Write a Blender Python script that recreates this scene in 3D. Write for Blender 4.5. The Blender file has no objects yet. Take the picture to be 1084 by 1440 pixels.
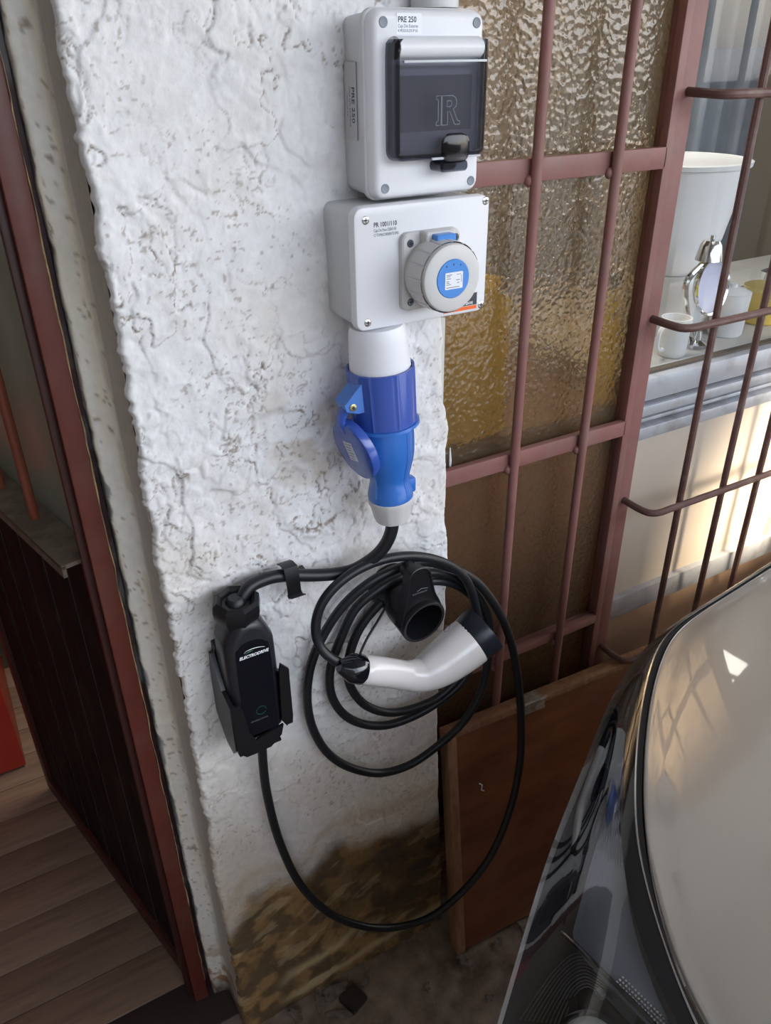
import bpy, bmesh, math, random
import numpy as np
from mathutils import Vector, Matrix
random.seed(7)
S = bpy.context.scene
COL = S.collection

# ---------------------------------------------------------------- camera
FOC = 1108.998                       # focal length in pixels of the 1084x1440 frame
CAM = np.array([0.0, -0.7956, 1.5])
ROT = np.array([[0.86734984, -0.25736244, 0.42599159],
                [-0.49754, -0.42673623, 0.75521529],
                [-0.012578, -0.86698371, -0.49817771]])   # columns: right, down, forward
cd = bpy.data.cameras.new('camera')
cam = bpy.data.objects.new('camera', cd)
COL.objects.link(cam)
cd.sensor_fit = 'VERTICAL'
cd.sensor_height = 36.0
cd.lens = FOC / 1440.0 * 36.0
cd.clip_start = 0.02
M = Matrix.Identity(4)
for i in range(3):
    M[i][0] = ROT[i][0]; M[i][1] = -ROT[i][1]; M[i][2] = -ROT[i][2]; M[i][3] = CAM[i]
cam.matrix_world = M
S.camera = cam

# ---------------------------------------------------------------- world, lights, exposure
S.view_settings.view_transform = 'Standard'
S.view_settings.look = 'None'
S.view_settings.gamma = 1.0
S.view_settings.use_curve_mapping = False
S.view_settings.exposure = 0.0
w = bpy.data.worlds.new('sky'); S.world = w; w.use_nodes = True
wn = w.node_tree.nodes; wl = w.node_tree.links
bgn = wn['Background']
sky = wn.new('ShaderNodeTexSky'); sky.sky_type = 'NISHITA'
sky.sun_disc = False; sky.sun_elevation = math.radians(42); sky.sun_rotation = math.radians(120)
sky.dust_density = 3.0; sky.air_density = 1.0
mixw = wn.new('ShaderNodeMix'); mixw.data_type = 'RGBA'; mixw.inputs[0].default_value = 0.55
mixw.inputs[7].default_value = (5.2, 5.4, 5.8, 1)
wl.new(sky.outputs[0], mixw.inputs[6]); wl.new(mixw.outputs[2], bgn.inputs[0])
bgn.inputs[1].default_value = 0.62

def lamp(name, typ, loc, target, energy, color=(1, 1, 1), **kw):
    l = bpy.data.lights.new(name, typ); l.energy = energy; l.color = color
    for k, v in kw.items(): setattr(l, k, v)
    o = bpy.data.objects.new(name, l); COL.objects.link(o); o.location = loc
    d = Vector(target) - Vector(loc)
    o.rotation_euler = d.to_track_quat('-Z', 'Y').to_euler()
    return o
# daylight of the open side of the carport, behind and to the right of the photographer
lamp('daylight', 'AREA', (1.9, -3.0, 2.5), (0.5, 0.0, 1.1), 46, (0.84, 0.92, 1.0), shape='RECTANGLE', size=3.4, size_y=1.6)
# spot added to stand in for sun off the windscreen onto the cream wall
lamp('sun_glint', 'SPOT', (2.05, -1.0, 1.35), (1.54, 0.09, 0.72), 900, (1.0, 0.84, 0.62), spot_size=math.radians(22), spot_blend=0.75, shadow_soft_size=0.16)
# unseen area lamp added to brighten the things behind the windows
lamp('room_light', 'AREA', (1.0, 0.88, 2.25), (1.0, 0.80, 0), 26, (1.0, 0.93, 0.82), shape='RECTANGLE', size=1.0, size_y=0.5)

# ---------------------------------------------------------------- helpers
def ray(u, v): return ROT @ np.array([u - 542.0, v - 720.0, FOC])
def atY(u, v, Y):
    r = ray(u, v); return CAM + (Y - CAM[1]) / r[1] * r
def atZ(u, v, Z):
    r = ray(u, v); return CAM + (Z - CAM[2]) / r[2] * r
def atX(u, v, X):
    r = ray(u, v); return CAM + (X - CAM[0]) / r[0] * r

def finish(bm, angle=35):
    bmesh.ops.recalc_face_normals(bm, faces=bm.faces)
    a = math.radians(angle)
    for f in bm.faces: f.smooth = True
    for e in bm.edges:
        if len(e.link_faces) == 2 and e.calc_face_angle(0) > a: e.smooth = False

def obj(name, bm, m, parent=None, angle=35, fin=True):
    if fin: finish(bm, angle)
    me = bpy.data.meshes.new(name); bm.to_mesh(me); bm.free()
    if m: me.materials.append(m)
    o = bpy.data.objects.new(name, me); COL.objects.link(o)
    if parent: o.parent = parent
    return o

def thing(name, label, cat, loc=(0, 0, 0), group=None):
    """an Empty that parents parts; parts are built in world coordinates and shifted under it"""
    o = bpy.data.objects.new(name, None); COL.objects.link(o)
    o.empty_display_size = 0.05
    o.location = loc
    o['label'] = label; o['category'] = cat
    if group: o['group'] = group
    return o

def part(name, bm, m, t, angle=35, label=None, fin=True):
    """child whose mesh was built in world coordinates"""
    off = Vector((0, 0, 0)); p = t
    while p: off += Vector(p.location); p = p.parent
    if off.length: bmesh.ops.translate(bm, verts=bm.verts, vec=-off)
    o = obj(name, bm, m, t, angle, fin)
    if label: o['label'] = label
    return o

def tag(o, label, cat, group=None):
    o['label'] = label; o['category'] = cat
    if group: o['group'] = group
    return o
def struct(name, bm, m, angle=35, parent=None, fin=True):
    o = obj(name, bm, m, parent, angle, fin)
    if not parent: o['kind'] = 'structure'
    return o

def B(): return bmesh.new()

def loft(bm, loops, cap0=True, cap1=True, closed=True):
    vs = [[bm.verts.new(tuple(p)) for p in L] for L in loops]
    n = len(vs[0])
    for a, b in zip(vs[:-1], vs[1:]):
        for i in range(n if closed else n - 1):
            j = (i + 1) % n
            try: bm.faces.new((a[i], a[j], b[j], b[i]))
            except ValueError: pass
    if cap0 and closed: bm.faces.new(vs[0][::-1])
    if cap1 and closed: bm.faces.new(vs[-1])
    return vs

def box(bm, x0, x1, y0, y1, z0, z1, bev=0.0):
    r = bmesh.ops.create_cube(bm, size=1.0)
    vs = r['verts']
    for v in vs:
        v.co = Vector(((x0 + x1) / 2 + v.co.x * (x1 - x0), (y0 + y1) / 2 + v.co.y * (y1 - y0), (z0 + z1) / 2 + v.co.z * (z1 - z0)))
    if bev > 0:
        es = list({e for v in vs for e in v.link_edges})
        bmesh.ops.bevel(bm, geom=es, offset=bev, segments=2, profile=0.5, affect='EDGES')

def rrect(x0, x1, z0, z1, r, n=5):
    pts = []
    for cx, cz, a0 in ((x1 - r, z1 - r, 0), (x0 + r, z1 - r, 90), (x0 + r, z0 + r, 180), (x1 - r, z0 + r, 270)):
        for k in range(n + 1):
            a = math.radians(a0 + 90 * k / n)
            pts.append((cx + r * math.cos(a), cz + r * math.sin(a)))
    return pts

def rbox(bm, x0, x1, z0, z1, r, prof, n=5):
    """rounded rectangle stacked along y; prof = [(y, inset), ...]"""
    loops = []
    for y, ins in prof:
        rr = max(r - ins, 0.0008)
        loops.append([(x, y, z) for x, z in rrect(x0 + ins, x1 - ins, z0 + ins, z1 - ins, rr, n)])
    return loft(bm, loops)

def basis(d):
    d = Vector(d).normalized()
    a = Vector((0, 0, 1)) if abs(d.z) < 0.9 else Vector((1, 0, 0))
    u = d.cross(a).normalized(); return u, d.cross(u).normalized(), d

def lathe(bm, p0, axis, prof, n=32, cap0=True, cap1=True, ripple=None):
    """prof = [(t along axis, radius), ...]"""
    u, v, d = basis(axis); p0 = Vector(p0)
    loops = []
    for t, r in prof:
        L = []
        for k in range(n):
            a = 2 * math.pi * k / n
            rr = r * (1 + (ripple(a) if ripple else 0))
            L.append(p0 + d * t + (u * math.cos(a) + v * math.sin(a)) * rr)
        loops.append(L)
    return loft(bm, loops, cap0, cap1)

def spline(P, step=0.006, closed=False):
    P = [Vector(p) for p in P]
    Q = []
    n = len(P)
    for i in range(n - 1):
        p0 = P[max(i - 1, 0)]; p1 = P[i]; p2 = P[i + 1]; p3 = P[min(i + 2, n - 1)]
        m = max(2, int((p2 - p1).length / step))
        # centripetal Catmull-Rom
        t0 = 0; t1 = max((p1 - p0).length ** .5, 1e-4); t2 = t1 + max((p2 - p1).length ** .5, 1e-4); t3 = t2 + max((p3 - p2).length ** .5, 1e-4)
        for k in range(m):
            t = t1 + (t2 - t1) * k / m
            A1 = (p0 * (t1 - t) + p1 * (t - t0)) / (t1 - t0)
            A2 = (p1 * (t2 - t) + p2 * (t - t1)) / (t2 - t1)
            A3 = (p2 * (t3 - t) + p3 * (t - t2)) / (t3 - t2)
            B1 = (A1 * (t2 - t) + A2 * (t - t0)) / (t2 - t0)
            B2 = (A2 * (t3 - t) + A3 * (t - t1)) / (t3 - t1)
            Q.append((B1 * (t2 - t) + B2 * (t - t1)) / (t2 - t1))
    Q.append(P[-1])
    return Q

def tube(bm, P, r, n=10, radii=None, squash=1.0):
    P = [Vector(p) for p in P]
    T = [(P[min(i + 1, len(P) - 1)] - P[max(i - 1, 0)]).normalized() for i in range(len(P))]
    u, v, _ = basis(T[0])
    loops = []
    for i, p in enumerate(P):
        u = (u - T[i] * u.dot(T[i])).normalized(); v = T[i].cross(u)
        rr = radii[i] if radii else r
        loops.append([p + (u * math.cos(2 * math.pi * k / n) + v * math.sin(2 * math.pi * k / n) * squash) * rr for k in range(n)])
    return loft(bm, loops)

def text_mesh(name, s, size, m, t, origin, right=(1, 0, 0), up=(0, 0, 1), align='LEFT', sx=1.0, extrude=0.00008, offset=0.0, shear=0.0, spacing=1.0):
    cu = bpy.data.curves.new(name, 'FONT'); cu.body = s; cu.size = size; cu.extrude = extrude
    cu.align_x = align; cu.offset = offset; cu.shear = shear; cu.space_character = spacing; cu.resolution_u = 3
    to = bpy.data.objects.new(name, cu); COL.objects.link(to)
    dg = bpy.context.evaluated_depsgraph_get()
    me = bpy.data.meshes.new_from_object(to.evaluated_get(dg))
    COL.objects.unlink(to); bpy.data.objects.remove(to)
    R = Vector(right).normalized(); U = Vector(up).normalized(); N = R.cross(U); O = Vector(origin)
    off = Vector((0, 0, 0)); p = t
    while p: off += Vector(p.location); p = p.parent
    for v in me.vertices:
        c = v.co.copy(); v.co = O + R * (c.x * sx) + U * c.y + N * c.z - off
    me.materials.clear(); me.materials.append(m)
    o = bpy.data.objects.new(name, me); COL.objects.link(o); o.parent = t
    return o

# ---- numpy value noise
def vnoise(x, y, seed=0):
    xi = np.floor(x).astype(np.int64); yi = np.floor(y).astype(np.int64)
    xf = x - xi; yf = y - yi
    xf = xf * xf * xf * (xf * (xf * 6 - 15) + 10); yf = yf * yf * yf * (yf * (yf * 6 - 15) + 10)
    def h(a, b):
        n = (a * 374761393 + b * 668265263 + seed * 974711) & 0xffffffff
        n = ((n ^ (n >> 13)) * 1274126177) & 0xffffffff
        n = (n ^ (n >> 16)) & 0xffffff
        return n / float(0xffffff)
    return (h(xi, yi) * (1 - xf) + h(xi + 1, yi) * xf) * (1 - yf) + (h(xi, yi + 1) * (1 - xf) + h(xi + 1, yi + 1) * xf) * yf
def fbm(x, y, f, oct=4, seed=0, gain=0.5):
    s = 0; a = 1; t = 0
    for o in range(oct):
        s = s + a * vnoise(x * f + 17.3 * o, y * f + 9.1 * o, seed + o * 7); t += a; a *= gain; f *= 2.03
    return s / t
def sst(a, b, x):
    t = np.clip((x - a) / (b - a), 0, 1); return t * t * (3 - 2 * t)

# ---- materials
def mat(name, color, rough=0.5, metal=0.0, var=0.0, scale=8.0, bump=0.0, bscale=60.0, coat=0.0, spec=0.5, color2=None, stretch=None, emit=None, trans=0.0, ior=1.45, rvar=0.0, dust=None):
    m = bpy.data.materials.new(name); m.use_nodes = True
    N = m.node_tree.nodes; L = m.node_tree.links; b = N['Principled BSDF']
    b.inputs['Base Color'].default_value = (*color, 1); b.inputs['Roughness'].default_value = rough
    b.inputs['Metallic'].default_value = metal; b.inputs['Coat Weight'].default_value = coat; b.inputs['Coat Roughness'].default_value = 0.04
    b.inputs['Specular IOR Level'].default_value = spec; b.inputs['Transmission Weight'].default_value = trans; b.inputs['IOR'].default_value = ior
    tc = N.new('ShaderNodeTexCoord'); mp = N.new('ShaderNodeMapping'); L.new(tc.outputs['Object'], mp.inputs[0])
    if stretch: mp.inputs['Scale'].default_value = stretch
    if var > 0 or color2:
        nz = N.new('ShaderNodeTexNoise'); nz.inputs['Scale'].default_value = scale; nz.inputs['Detail'].default_value = 6; nz.inputs['Roughness'].default_value = 0.65
        L.new(mp.outputs[0], nz.inputs['Vector'])
        rp = N.new('ShaderNodeValToRGB'); c2 = color2 if color2 else tuple(c * (1 - var) for c in color)
        rp.color_ramp.elements[0].position = 0.32; rp.color_ramp.elements[1].position = 0.68
        rp.color_ramp.elements[0].color = (*c2, 1)
        rp.color_ramp.elements[1].color = (*color, 1)
        L.new(nz.outputs[0], rp.inputs[0]); src = rp.outputs[0]
        if dust:
            dcol, amt, dsc = dust
            n2 = N.new('ShaderNodeTexNoise'); n2.inputs['Scale'].default_value = dsc; n2.inputs['Detail'].default_value = 8; L.new(tc.outputs['Object'], n2.inputs['Vector'])
            r2 = N.new('ShaderNodeValToRGB'); r2.color_ramp.elements[0].position = 0.5; r2.color_ramp.elements[1].position = 0.72
            r2.color_ramp.elements[1].color = (amt, amt, amt, 1)
            L.new(n2.outputs[0], r2.inputs[0])
            mx = N.new('ShaderNodeMix'); mx.data_type = 'RGBA'; mx.inputs[7].default_value = (*dcol, 1)
            L.new(r2.outputs[0], mx.inputs[0]); L.new(src, mx.inputs[6]); src = mx.outputs[2]
        L.new(src, b.inputs['Base Color'])
    if rvar > 0:
        nr = N.new('ShaderNodeTexNoise'); nr.inputs['Scale'].default_value = scale * 1.7; nr.inputs['Detail'].default_value = 4; L.new(mp.outputs[0], nr.inputs['Vector'])
        mr = N.new('ShaderNodeMapRange'); mr.inputs[3].default_value = max(rough - rvar, 0.02); mr.inputs[4].default_value = rough + rvar
        L.new(nr.outputs[0], mr.inputs[0]); L.new(mr.outputs[0], b.inputs['Roughness'])
    if bump > 0:
        nb = N.new('ShaderNodeTexNoise'); nb.inputs['Scale'].default_value = bscale; nb.inputs['Detail'].default_value = 5
        L.new(mp.outputs[0], nb.inputs['Vector'])
        bp = N.new('ShaderNodeBump'); bp.inputs['Strength'].default_value = bump; bp.inputs['Distance'].default_value = 0.002
        L.new(nb.outputs[0], bp.inputs['Height']); L.new(bp.outputs[0], b.inputs['Normal'])
    if emit: b.inputs['Emission Color'].default_value = (*emit[0], 1); b.inputs['Emission Strength'].default_value = emit[1]
    return m

def clear_mat(name, tint, rough=0.02, ior=1.5, refl=1.0, bump=None):
    """thin clear sheet: transparent with tint plus fresnel reflection"""
    m = bpy.data.materials.new(name); m.use_nodes = True
    N = m.node_tree.nodes; L = m.node_tree.links
    for n in list(N): N.remove(n)
    out = N.new('ShaderNodeOutputMaterial'); mix = N.new('ShaderNodeMixShader'); tr = N.new('ShaderNodeBsdfTransparent'); gl = N.new('ShaderNodeBsdfGlossy'); fr = N.new('ShaderNodeFresnel')
    tr.inputs[0].default_value = (*tint, 1); gl.inputs['Roughness'].default_value = rough; fr.inputs[0].default_value = ior
    gl.inputs[0].default_value = (refl, refl, refl, 1)
    ge = N.new('ShaderNodeNewGeometry'); mu = N.new('ShaderNodeMath'); mu.operation = 'MULTIPLY'; iv = N.new('ShaderNodeMath'); iv.operation = 'SUBTRACT'; iv.inputs[0].default_value = 1.0
    tm = N.new('ShaderNodeMix'); tm.data_type = 'RGBA'; tm.inputs[6].default_value = (*tint, 1); tm.inputs[7].default_value = (1, 1, 1, 1)
    L.new(ge.outputs['Backfacing'], iv.inputs[1]); L.new(iv.outputs[0], mu.inputs[0]); L.new(fr.outputs[0], mu.inputs[1]); L.new(ge.outputs['Backfacing'], tm.inputs[0]); L.new(tm.outputs[2], tr.inputs[0])
    L.new(mu.outputs[0], mix.inputs[0]); L.new(tr.outputs[0], mix.inputs[1]); L.new(gl.outputs[0], mix.inputs[2]); L.new(mix.outputs[0], out.inputs[0])
    if bump:
        tc = N.new('ShaderNodeTexCoord'); nb = N.new('ShaderNodeTexNoise'); nb.inputs['Scale'].default_value = bump[0]; L.new(tc.outputs['Object'], nb.inputs['Vector'])
        bp = N.new('ShaderNodeBump'); bp.inputs['Strength'].default_value = bump[1]; bp.inputs['Distance'].default_value = 0.003
        L.new(nb.outputs[0], bp.inputs['Height']); L.new(bp.outputs[0], gl.inputs['Normal']); L.new(bp.outputs[0], fr.inputs['Normal'])
    return m

def translucent_mat(name, color):
    m = bpy.data.materials.new(name); m.use_nodes = True
    N = m.node_tree.nodes; L = m.node_tree.links
    for n in list(N): N.remove(n)
    out = N.new('ShaderNodeOutputMaterial'); mix = N.new('ShaderNodeMixShader'); mix.inputs[0].default_value = 0.65
    d = N.new('ShaderNodeBsdfDiffuse'); t = N.new('ShaderNodeBsdfTranslucent'); d.inputs[0].default_value = (*color, 1); t.inputs[0].default_value = (*color, 1)
    L.new(d.outputs[0], mix.inputs[1]); L.new(t.outputs[0], mix.inputs[2]); L.new(mix.outputs[0], out.inputs[0])
    return m

def frosted_mat(name, color, rough, bscale, bstr, trans=0.8):
    m = bpy.data.materials.new(name); m.use_nodes = True
    N = m.node_tree.nodes; L = m.node_tree.links; b = N['Principled BSDF']
    b.inputs['Base Color'].default_value = (*color, 1); b.inputs['Roughness'].default_value = rough; b.inputs['Transmission Weight'].default_value = trans; b.inputs['IOR'].default_value = 1.4
    b.inputs['Coat Weight'].default_value = 0.35; b.inputs['Coat Roughness'].default_value = 0.14; b.inputs['Coat IOR'].default_value = 1.55
    tc = N.new('ShaderNodeTexCoord')
    vo = N.new('ShaderNodeTexVoronoi'); vo.feature = 'SMOOTH_F1'; vo.inputs['Scale'].default_value = bscale
    nz = N.new('ShaderNodeTexNoise'); nz.inputs['Scale'].default_value = bscale * 0.7; nz.inputs['Detail'].default_value = 2
    mxv = N.new('ShaderNodeVectorMath'); mxv.operation = 'ADD'; sc = N.new('ShaderNodeVectorMath'); sc.operation = 'SCALE'; sc.inputs[3].default_value = 0.006
    L.new(tc.outputs['Object'], nz.inputs['Vector']); L.new(nz.outputs[1], sc.inputs[0]); L.new(tc.outputs['Object'], mxv.inputs[0]); L.new(sc.outputs[0], mxv.inputs[1]); L.new(mxv.outputs[0], vo.inputs['Vector'])
    bp = N.new('ShaderNodeBump'); bp.inputs['Strength'].default_value = bstr; bp.inputs['Distance'].default_value = 0.0026
    L.new(vo.outputs['Distance'], bp.inputs['Height']); L.new(bp.outputs[0], b.inputs['Normal']); L.new(bp.outputs[0], b.inputs['Coat Normal'])
    return m

mPVCwhite = mat('white_pvc', (0.74, 0.75, 0.79), 0.38, bump=0.03, bscale=400)
mPVCgrey = mat('light_grey_pvc', (0.60, 0.61, 0.62), 0.42, var=0.06, scale=20, bump=0.03, bscale=400)
mPlugWhite = mat('plug_grey_plastic', (0.62, 0.615, 0.61), 0.42, var=0.05, scale=30)
mScrewGrey = mat('grey_screw_plug', (0.22, 0.25, 0.29), 0.5)
mSteel = mat('screw_steel', (0.55, 0.55, 0.55), 0.25, 1.0)
mDarkSteel = mat('dark_screw', (0.10, 0.12, 0.14), 0.35, 0.6)
mBlue = mat('blue_plastic', (0.030, 0.155, 0.54), 0.28, coat=0.3, var=0.05)
mBlueD = mat('deep_blue_plastic', (0.034, 0.085, 0.39), 0.26, coat=0.4)
mBlueC = mat('cap_blue_plastic', (0.075, 0.26, 0.68), 0.35)
mBlack = mat('black_plastic', (0.008, 0.008, 0.010), 0.38, bump=0.05, bscale=500)
mBlackGloss = mat('black_gloss_plastic', (0.004, 0.005, 0.009), 0.12, coat=0.5)
mRubber = mat('black_rubber', (0.010, 0.011, 0.014), 0.42, bump=0.04, bscale=300)
mCon = mat('white_handle_plastic', (0.72, 0.69, 0.68), 0.24, coat=0.4)
mLabel = mat('white_label', (0.80, 0.82, 0.88), 0.5)
mSilverLabel = mat('side_label', (0.48, 0.48, 0.50), 0.45)
mInk = mat('dark_ink', (0.03, 0.035, 0.06), 0.6)
mInkGrey = mat('grey_ink', (0.16, 0.17, 0.20), 0.6)
mInkWhite = mat('white_print', (0.75, 0.78, 0.8), 0.5)
mInkGreen = mat('green_print', (0.02, 0.16, 0.07), 0.5)
mOrange = mat('orange_print', (0.85, 0.16, 0.03), 0.5)
mRed = mat('red_oxide_steel', (0.275, 0.125, 0.112), 0.48, var=0.25, scale=9, bump=0.25, bscale=70, dust=((0.24, 0.19, 0.16), 0.35, 14))
mRedDark = mat('brown_red_steel', (0.135, 0.030, 0.020), 0.42, var=0.3, scale=7, bump=0.2, bscale=60, dust=((0.22, 0.13, 0.09), 0.3, 9))
mAlu = mat('aluminium_frame', (0.52, 0.55, 0.60), 0.38, 0.3, var=0.12, scale=10, dust=((0.18, 0.14, 0.12), 0.5, 22))
mCream = mat('cream_painted_panel', (0.54, 0.475, 0.40), 0.55, var=0.08, scale=4, bump=0.06, bscale=60, dust=((0.42, 0.34, 0.25), 0.35, 8))
mTan = mat('tan_painted_panel', (0.42, 0.28, 0.19), 0.6, var=0.12, scale=4, bump=0.05, bscale=60)
mChrome = mat('chrome', (0.80, 0.81, 0.83), 0.10, 1.0)
# ================================================================ SETTING
# ---- plastered pillar face, displaced grid with albedo attribute
def attr_mat(name, rough, bump, bscale):
    m = bpy.data.materials.new(name); m.use_nodes = True
    N = m.node_tree.nodes; L = m.node_tree.links; b = N['Principled BSDF']; b.inputs['Roughness'].default_value = rough
    at = N.new('ShaderNodeAttribute'); at.attribute_name = 'paint'
    tc = N.new('ShaderNodeTexCoord'); nz = N.new('ShaderNodeTexNoise'); nz.inputs['Scale'].default_value = 90; nz.inputs['Detail'].default_value = 6; L.new(tc.outputs['Object'], nz.inputs['Vector'])
    mr = N.new('ShaderNodeMapRange'); mr.inputs[1].default_value = 0.3; mr.inputs[2].default_value = 0.7; mr.inputs[3].default_value = 0.93; mr.inputs[4].default_value = 1.05; L.new(nz.outputs[0], mr.inputs[0])
    mx = N.new('ShaderNodeVectorMath'); mx.operation = 'SCALE'; L.new(at.outputs['Color'], mx.inputs[0]); L.new(mr.outputs[0], mx.inputs[3]); L.new(mx.outputs[0], b.inputs['Base Color'])
    nb = N.new('ShaderNodeTexNoise'); nb.inputs['Scale'].default_value = bscale; nb.inputs['Detail'].default_value = 8; nb.inputs['Roughness'].default_value = 0.6; L.new(tc.outputs['Object'], nb.inputs['Vector'])
    bp = N.new('ShaderNodeBump'); bp.inputs['Strength'].default_value = bump; bp.inputs['Distance'].default_value = 0.003
    L.new(nb.outputs[0], bp.inputs['Height']); L.new(bp.outputs[0], b.inputs['Normal'])
    return m
mPlaster = attr_mat('old_lime_plaster', 0.72, 0.35, 140)
mPaintJamb = attr_mat('cream_gloss_jamb_paint', 0.45, 0.10, 160)

def grid_mesh(name, P, C, m):
    nz, nx = P.shape[:2]
    me = bpy.data.meshes.new(name)
    idx = np.arange(nz * nx).reshape(nz, nx)
    F = np.stack([idx[:-1, :-1], idx[:-1, 1:], idx[1:, 1:], idx[1:, :-1]], -1).reshape(-1, 4)
    me.vertices.add(nz * nx); me.vertices.foreach_set('co', P.reshape(-1).astype(np.float32))
    me.loops.add(F.size); me.loops.foreach_set('vertex_index', F.reshape(-1).astype(np.int32))
    me.polygons.add(len(F)); me.polygons.foreach_set('loop_start', np.arange(0, F.size, 4, dtype=np.int32)); me.polygons.foreach_set('loop_total', np.full(len(F), 4, dtype=np.int32))
    me.update(calc_edges=True)
    a = me.color_attributes.new('paint', 'FLOAT_COLOR', 'POINT')
    CC = np.concatenate([C.reshape(-1, 3), np.ones((nz * nx, 1))], 1)
    a.data.foreach_set('color', CC.reshape(-1).astype(np.float32))
    me.polygons.foreach_set('use_smooth', np.ones(len(F), dtype=bool))
    me.materials.append(m)
    o = bpy.data.objects.new(name, me); COL.objects.link(o)
    return o

ST = 0.0018
zs = np.arange(-0.01, 1.72, ST); nxp = int(0.42 / ST)
edge_pts = [(620, 440), (624, 480), (621, 500), (623, 565), (628, 575), (631, 603), (627, 630), (625, 740), (626, 800), (627, 837), (622, 930), (616, 998), (617, 1108), (620, 1200), (622, 1290)]
ez = [atY(u, v, 0) for u, v in edge_pts]
ez = sorted([(p[2], p[0]) for p in ez])
Zr = np.array([-1] + [e[0] for e in ez] + [1.35, 2.7]); Xr = np.array([ez[0][1]] + [e[1] for e in ez] + [0.540, 0.540])
xr = np.interp(zs, Zr, Xr) + 0.004 * (fbm(zs * 0 + 3.3, zs, 30, 3, 5) - 0.5)
xl = 0.1455 + 0.0085 * (fbm(zs * 0 + 1.7, zs, 26, 4, 9) - 0.5) + 0.005 * (fbm(zs * 0, zs, 140, 2, 12) - 0.5)
t = np.linspace(0, 1, nxp)
X = xl[:, None] + (xr - xl)[:, None] * t[None, :]
Z = np.repeat(zs[:, None], nxp, 1)
# relief
wx = X + 0.030 * (fbm(X, Z, 9, 3, 31) - 0.5) + 0.012 * (fbm(X, Z, 40, 2, 33) - 0.5)
wz = Z + 0.030 * (fbm(X, Z, 9, 3, 41) - 0.5) + 0.012 * (fbm(X, Z, 40, 2, 43) - 0.5)
h = 0.010 * (fbm(X, Z, 5, 3, 1) - 0.5)
M1 = sst(0.46, 0.60, fbm(X, Z * 0.8, 8, 3, 51))
edgeL = np.exp(-(X - 0.145) / 0.035)
band = np.exp(-((Z - (1.235 - 0.9 * (X - 0.2))) / 0.16) ** 2) * sst(0.15, 0.24, X)
M1 = np.clip(M1 * 0.75 + 0.75 * edgeL + 0.55 * band * sst(0.35, 0.55, fbm(X, Z, 16, 3, 53)), 0, 1)
M1 = M1 * (0.30 + 0.70 * sst(0.55, 0.85, Z))
h += (0.0008 + 0.0034 * M1) * (fbm(wx, wz, 75, 4, 61) - 0.5)
crack = np.zeros_like(h)
for fr, seed, thr, wd, amp, gate, gf in ((8, 171, 0.50, 0.0055, 0.0040, 0.50, 7), (15, 71, 0.52, 0.009, 0.0028, 0.47, 11), (27, 81, 0.55, 0.015, 0.0020, 0.46, 14), (48, 91, 0.56, 0.024, 0.0014, 0.50, 20)):
    n = fbm(wx, wz * 0.85, fr, 4, seed)
    g = sst(gate, gate + 0.10, fbm(X, Z, gf, 2, seed + 3)) * np.clip(0.12 + M1, 0, 1)
    h += amp * sst(thr - wd, thr + wd, n) * (0.3 + 0.7 * M1)
    line = np.exp(-((n - thr + wd * 0.3) / (wd * 0.55)) ** 2) * g
    h -= 0.0018 * line
    crack = np.maximum(crack, line)
# round both corners back
dl = np.clip((X - xl[:, None]) / 0.006, 0, 1); dr = np.clip((xr[:, None] - X) / 0.007, 0, 1)
back = 0.010 * (1 - np.sqrt(np.clip(1 - (1 - dl) ** 2, 0, 1))) + 0.008 * (1 - np.sqrt(np.clip(1 - (1 - dr) ** 2, 0, 1)))
Y = -h + back
P = np.stack([X, Y, Z], -1)
# paint
h += 0.0006 * (fbm(wx, wz, 190, 3, 63) - 0.5) * M1 * 2; n1 = fbm(X, Z, 7, 4, 101); n2 = fbm(X, Z, 30, 4, 111); n3 = fbm(X, Z, 140, 3, 121)
base = np.array([0.745, 0.745, 0.755]); cream = np.array([0.63, 0.57, 0.49])
k = np.clip(sst(0.44, 0.70, n1) * 0.30 + 0.50 * (1 - sst(0.35, 1.00, Z)) + 0.30 * np.exp(-((X - 0.175) / 0.05) ** 2) * (1 - sst(0.95, 1.15, Z)), 0, 1)
C = base * (1 - k[..., None]) + cream * k[..., None]
# grimy tan area left of the blue coupler and specks
g1 = np.exp(-(((X - 0.345) / 0.06) ** 2 + ((Z - 1.10) / 0.085) ** 2)) * sst(0.38, 0.62, n2) * 0.55 + sst(0.66, 0.74, n2) * 0.10 + np.exp(-(((X - 0.42) / 0.10) ** 2 + ((Z - 0.56) / 0.02) ** 2)) * 0.2
C = C * (1 - g1[..., None]) + np.array([0.44, 0.35, 0.25]) * g1[..., None]
speck = sst(0.74, 0.80, fbm(X, Z, 210, 2, 131)) * 0.5 * sst(0.45, 0.6, fbm(X, Z, 12, 2, 133))
ck = np.clip(crack * 0.95 + speck, 0, 0.92)
C = C * (1 - ck[..., None]) + np.array([0.20, 0.14, 0.095]) * ck[..., None]
# damp stain
sb = [(300, 1330), (335, 1262), (350, 1240), (380, 1228), (425, 1222), (445, 1195), (470, 1165), (520, 1150), (560, 1142), (600, 1128), (630, 1110)]
sp = sorted([(atY(u, v, 0)[0], atY(u, v, 0)[2]) for u, v in sb])
zb = np.interp(X, [a for a, b_ in sp], [b_ for a, b_ in sp]) + 0.05 * (fbm(X, Z, 18, 4, 141) - 0.5)
s = sst(0.0, 0.075, zb - Z)
halo = np.exp(-((zb - Z + 0.012) / 0.022) ** 2)
dark = s * (0.18 + 0.82 * np.exp(-(((X - 0.50) / 0.15) ** 2 + ((Z - 0.235) / 0.15) ** 2))) * (0.60 + 0.7 * (fbm(wx, wz, 22, 4, 151) - 0.2))
brown = np.array([0.255, 0.155, 0.062]); dk = np.array([0.030, 0.017, 0.009]); yel = np.array([0.60, 0.47, 0.27])
mott = sst(0.35, 0.66, fbm(wx, wz, 30, 5, 161))
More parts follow.
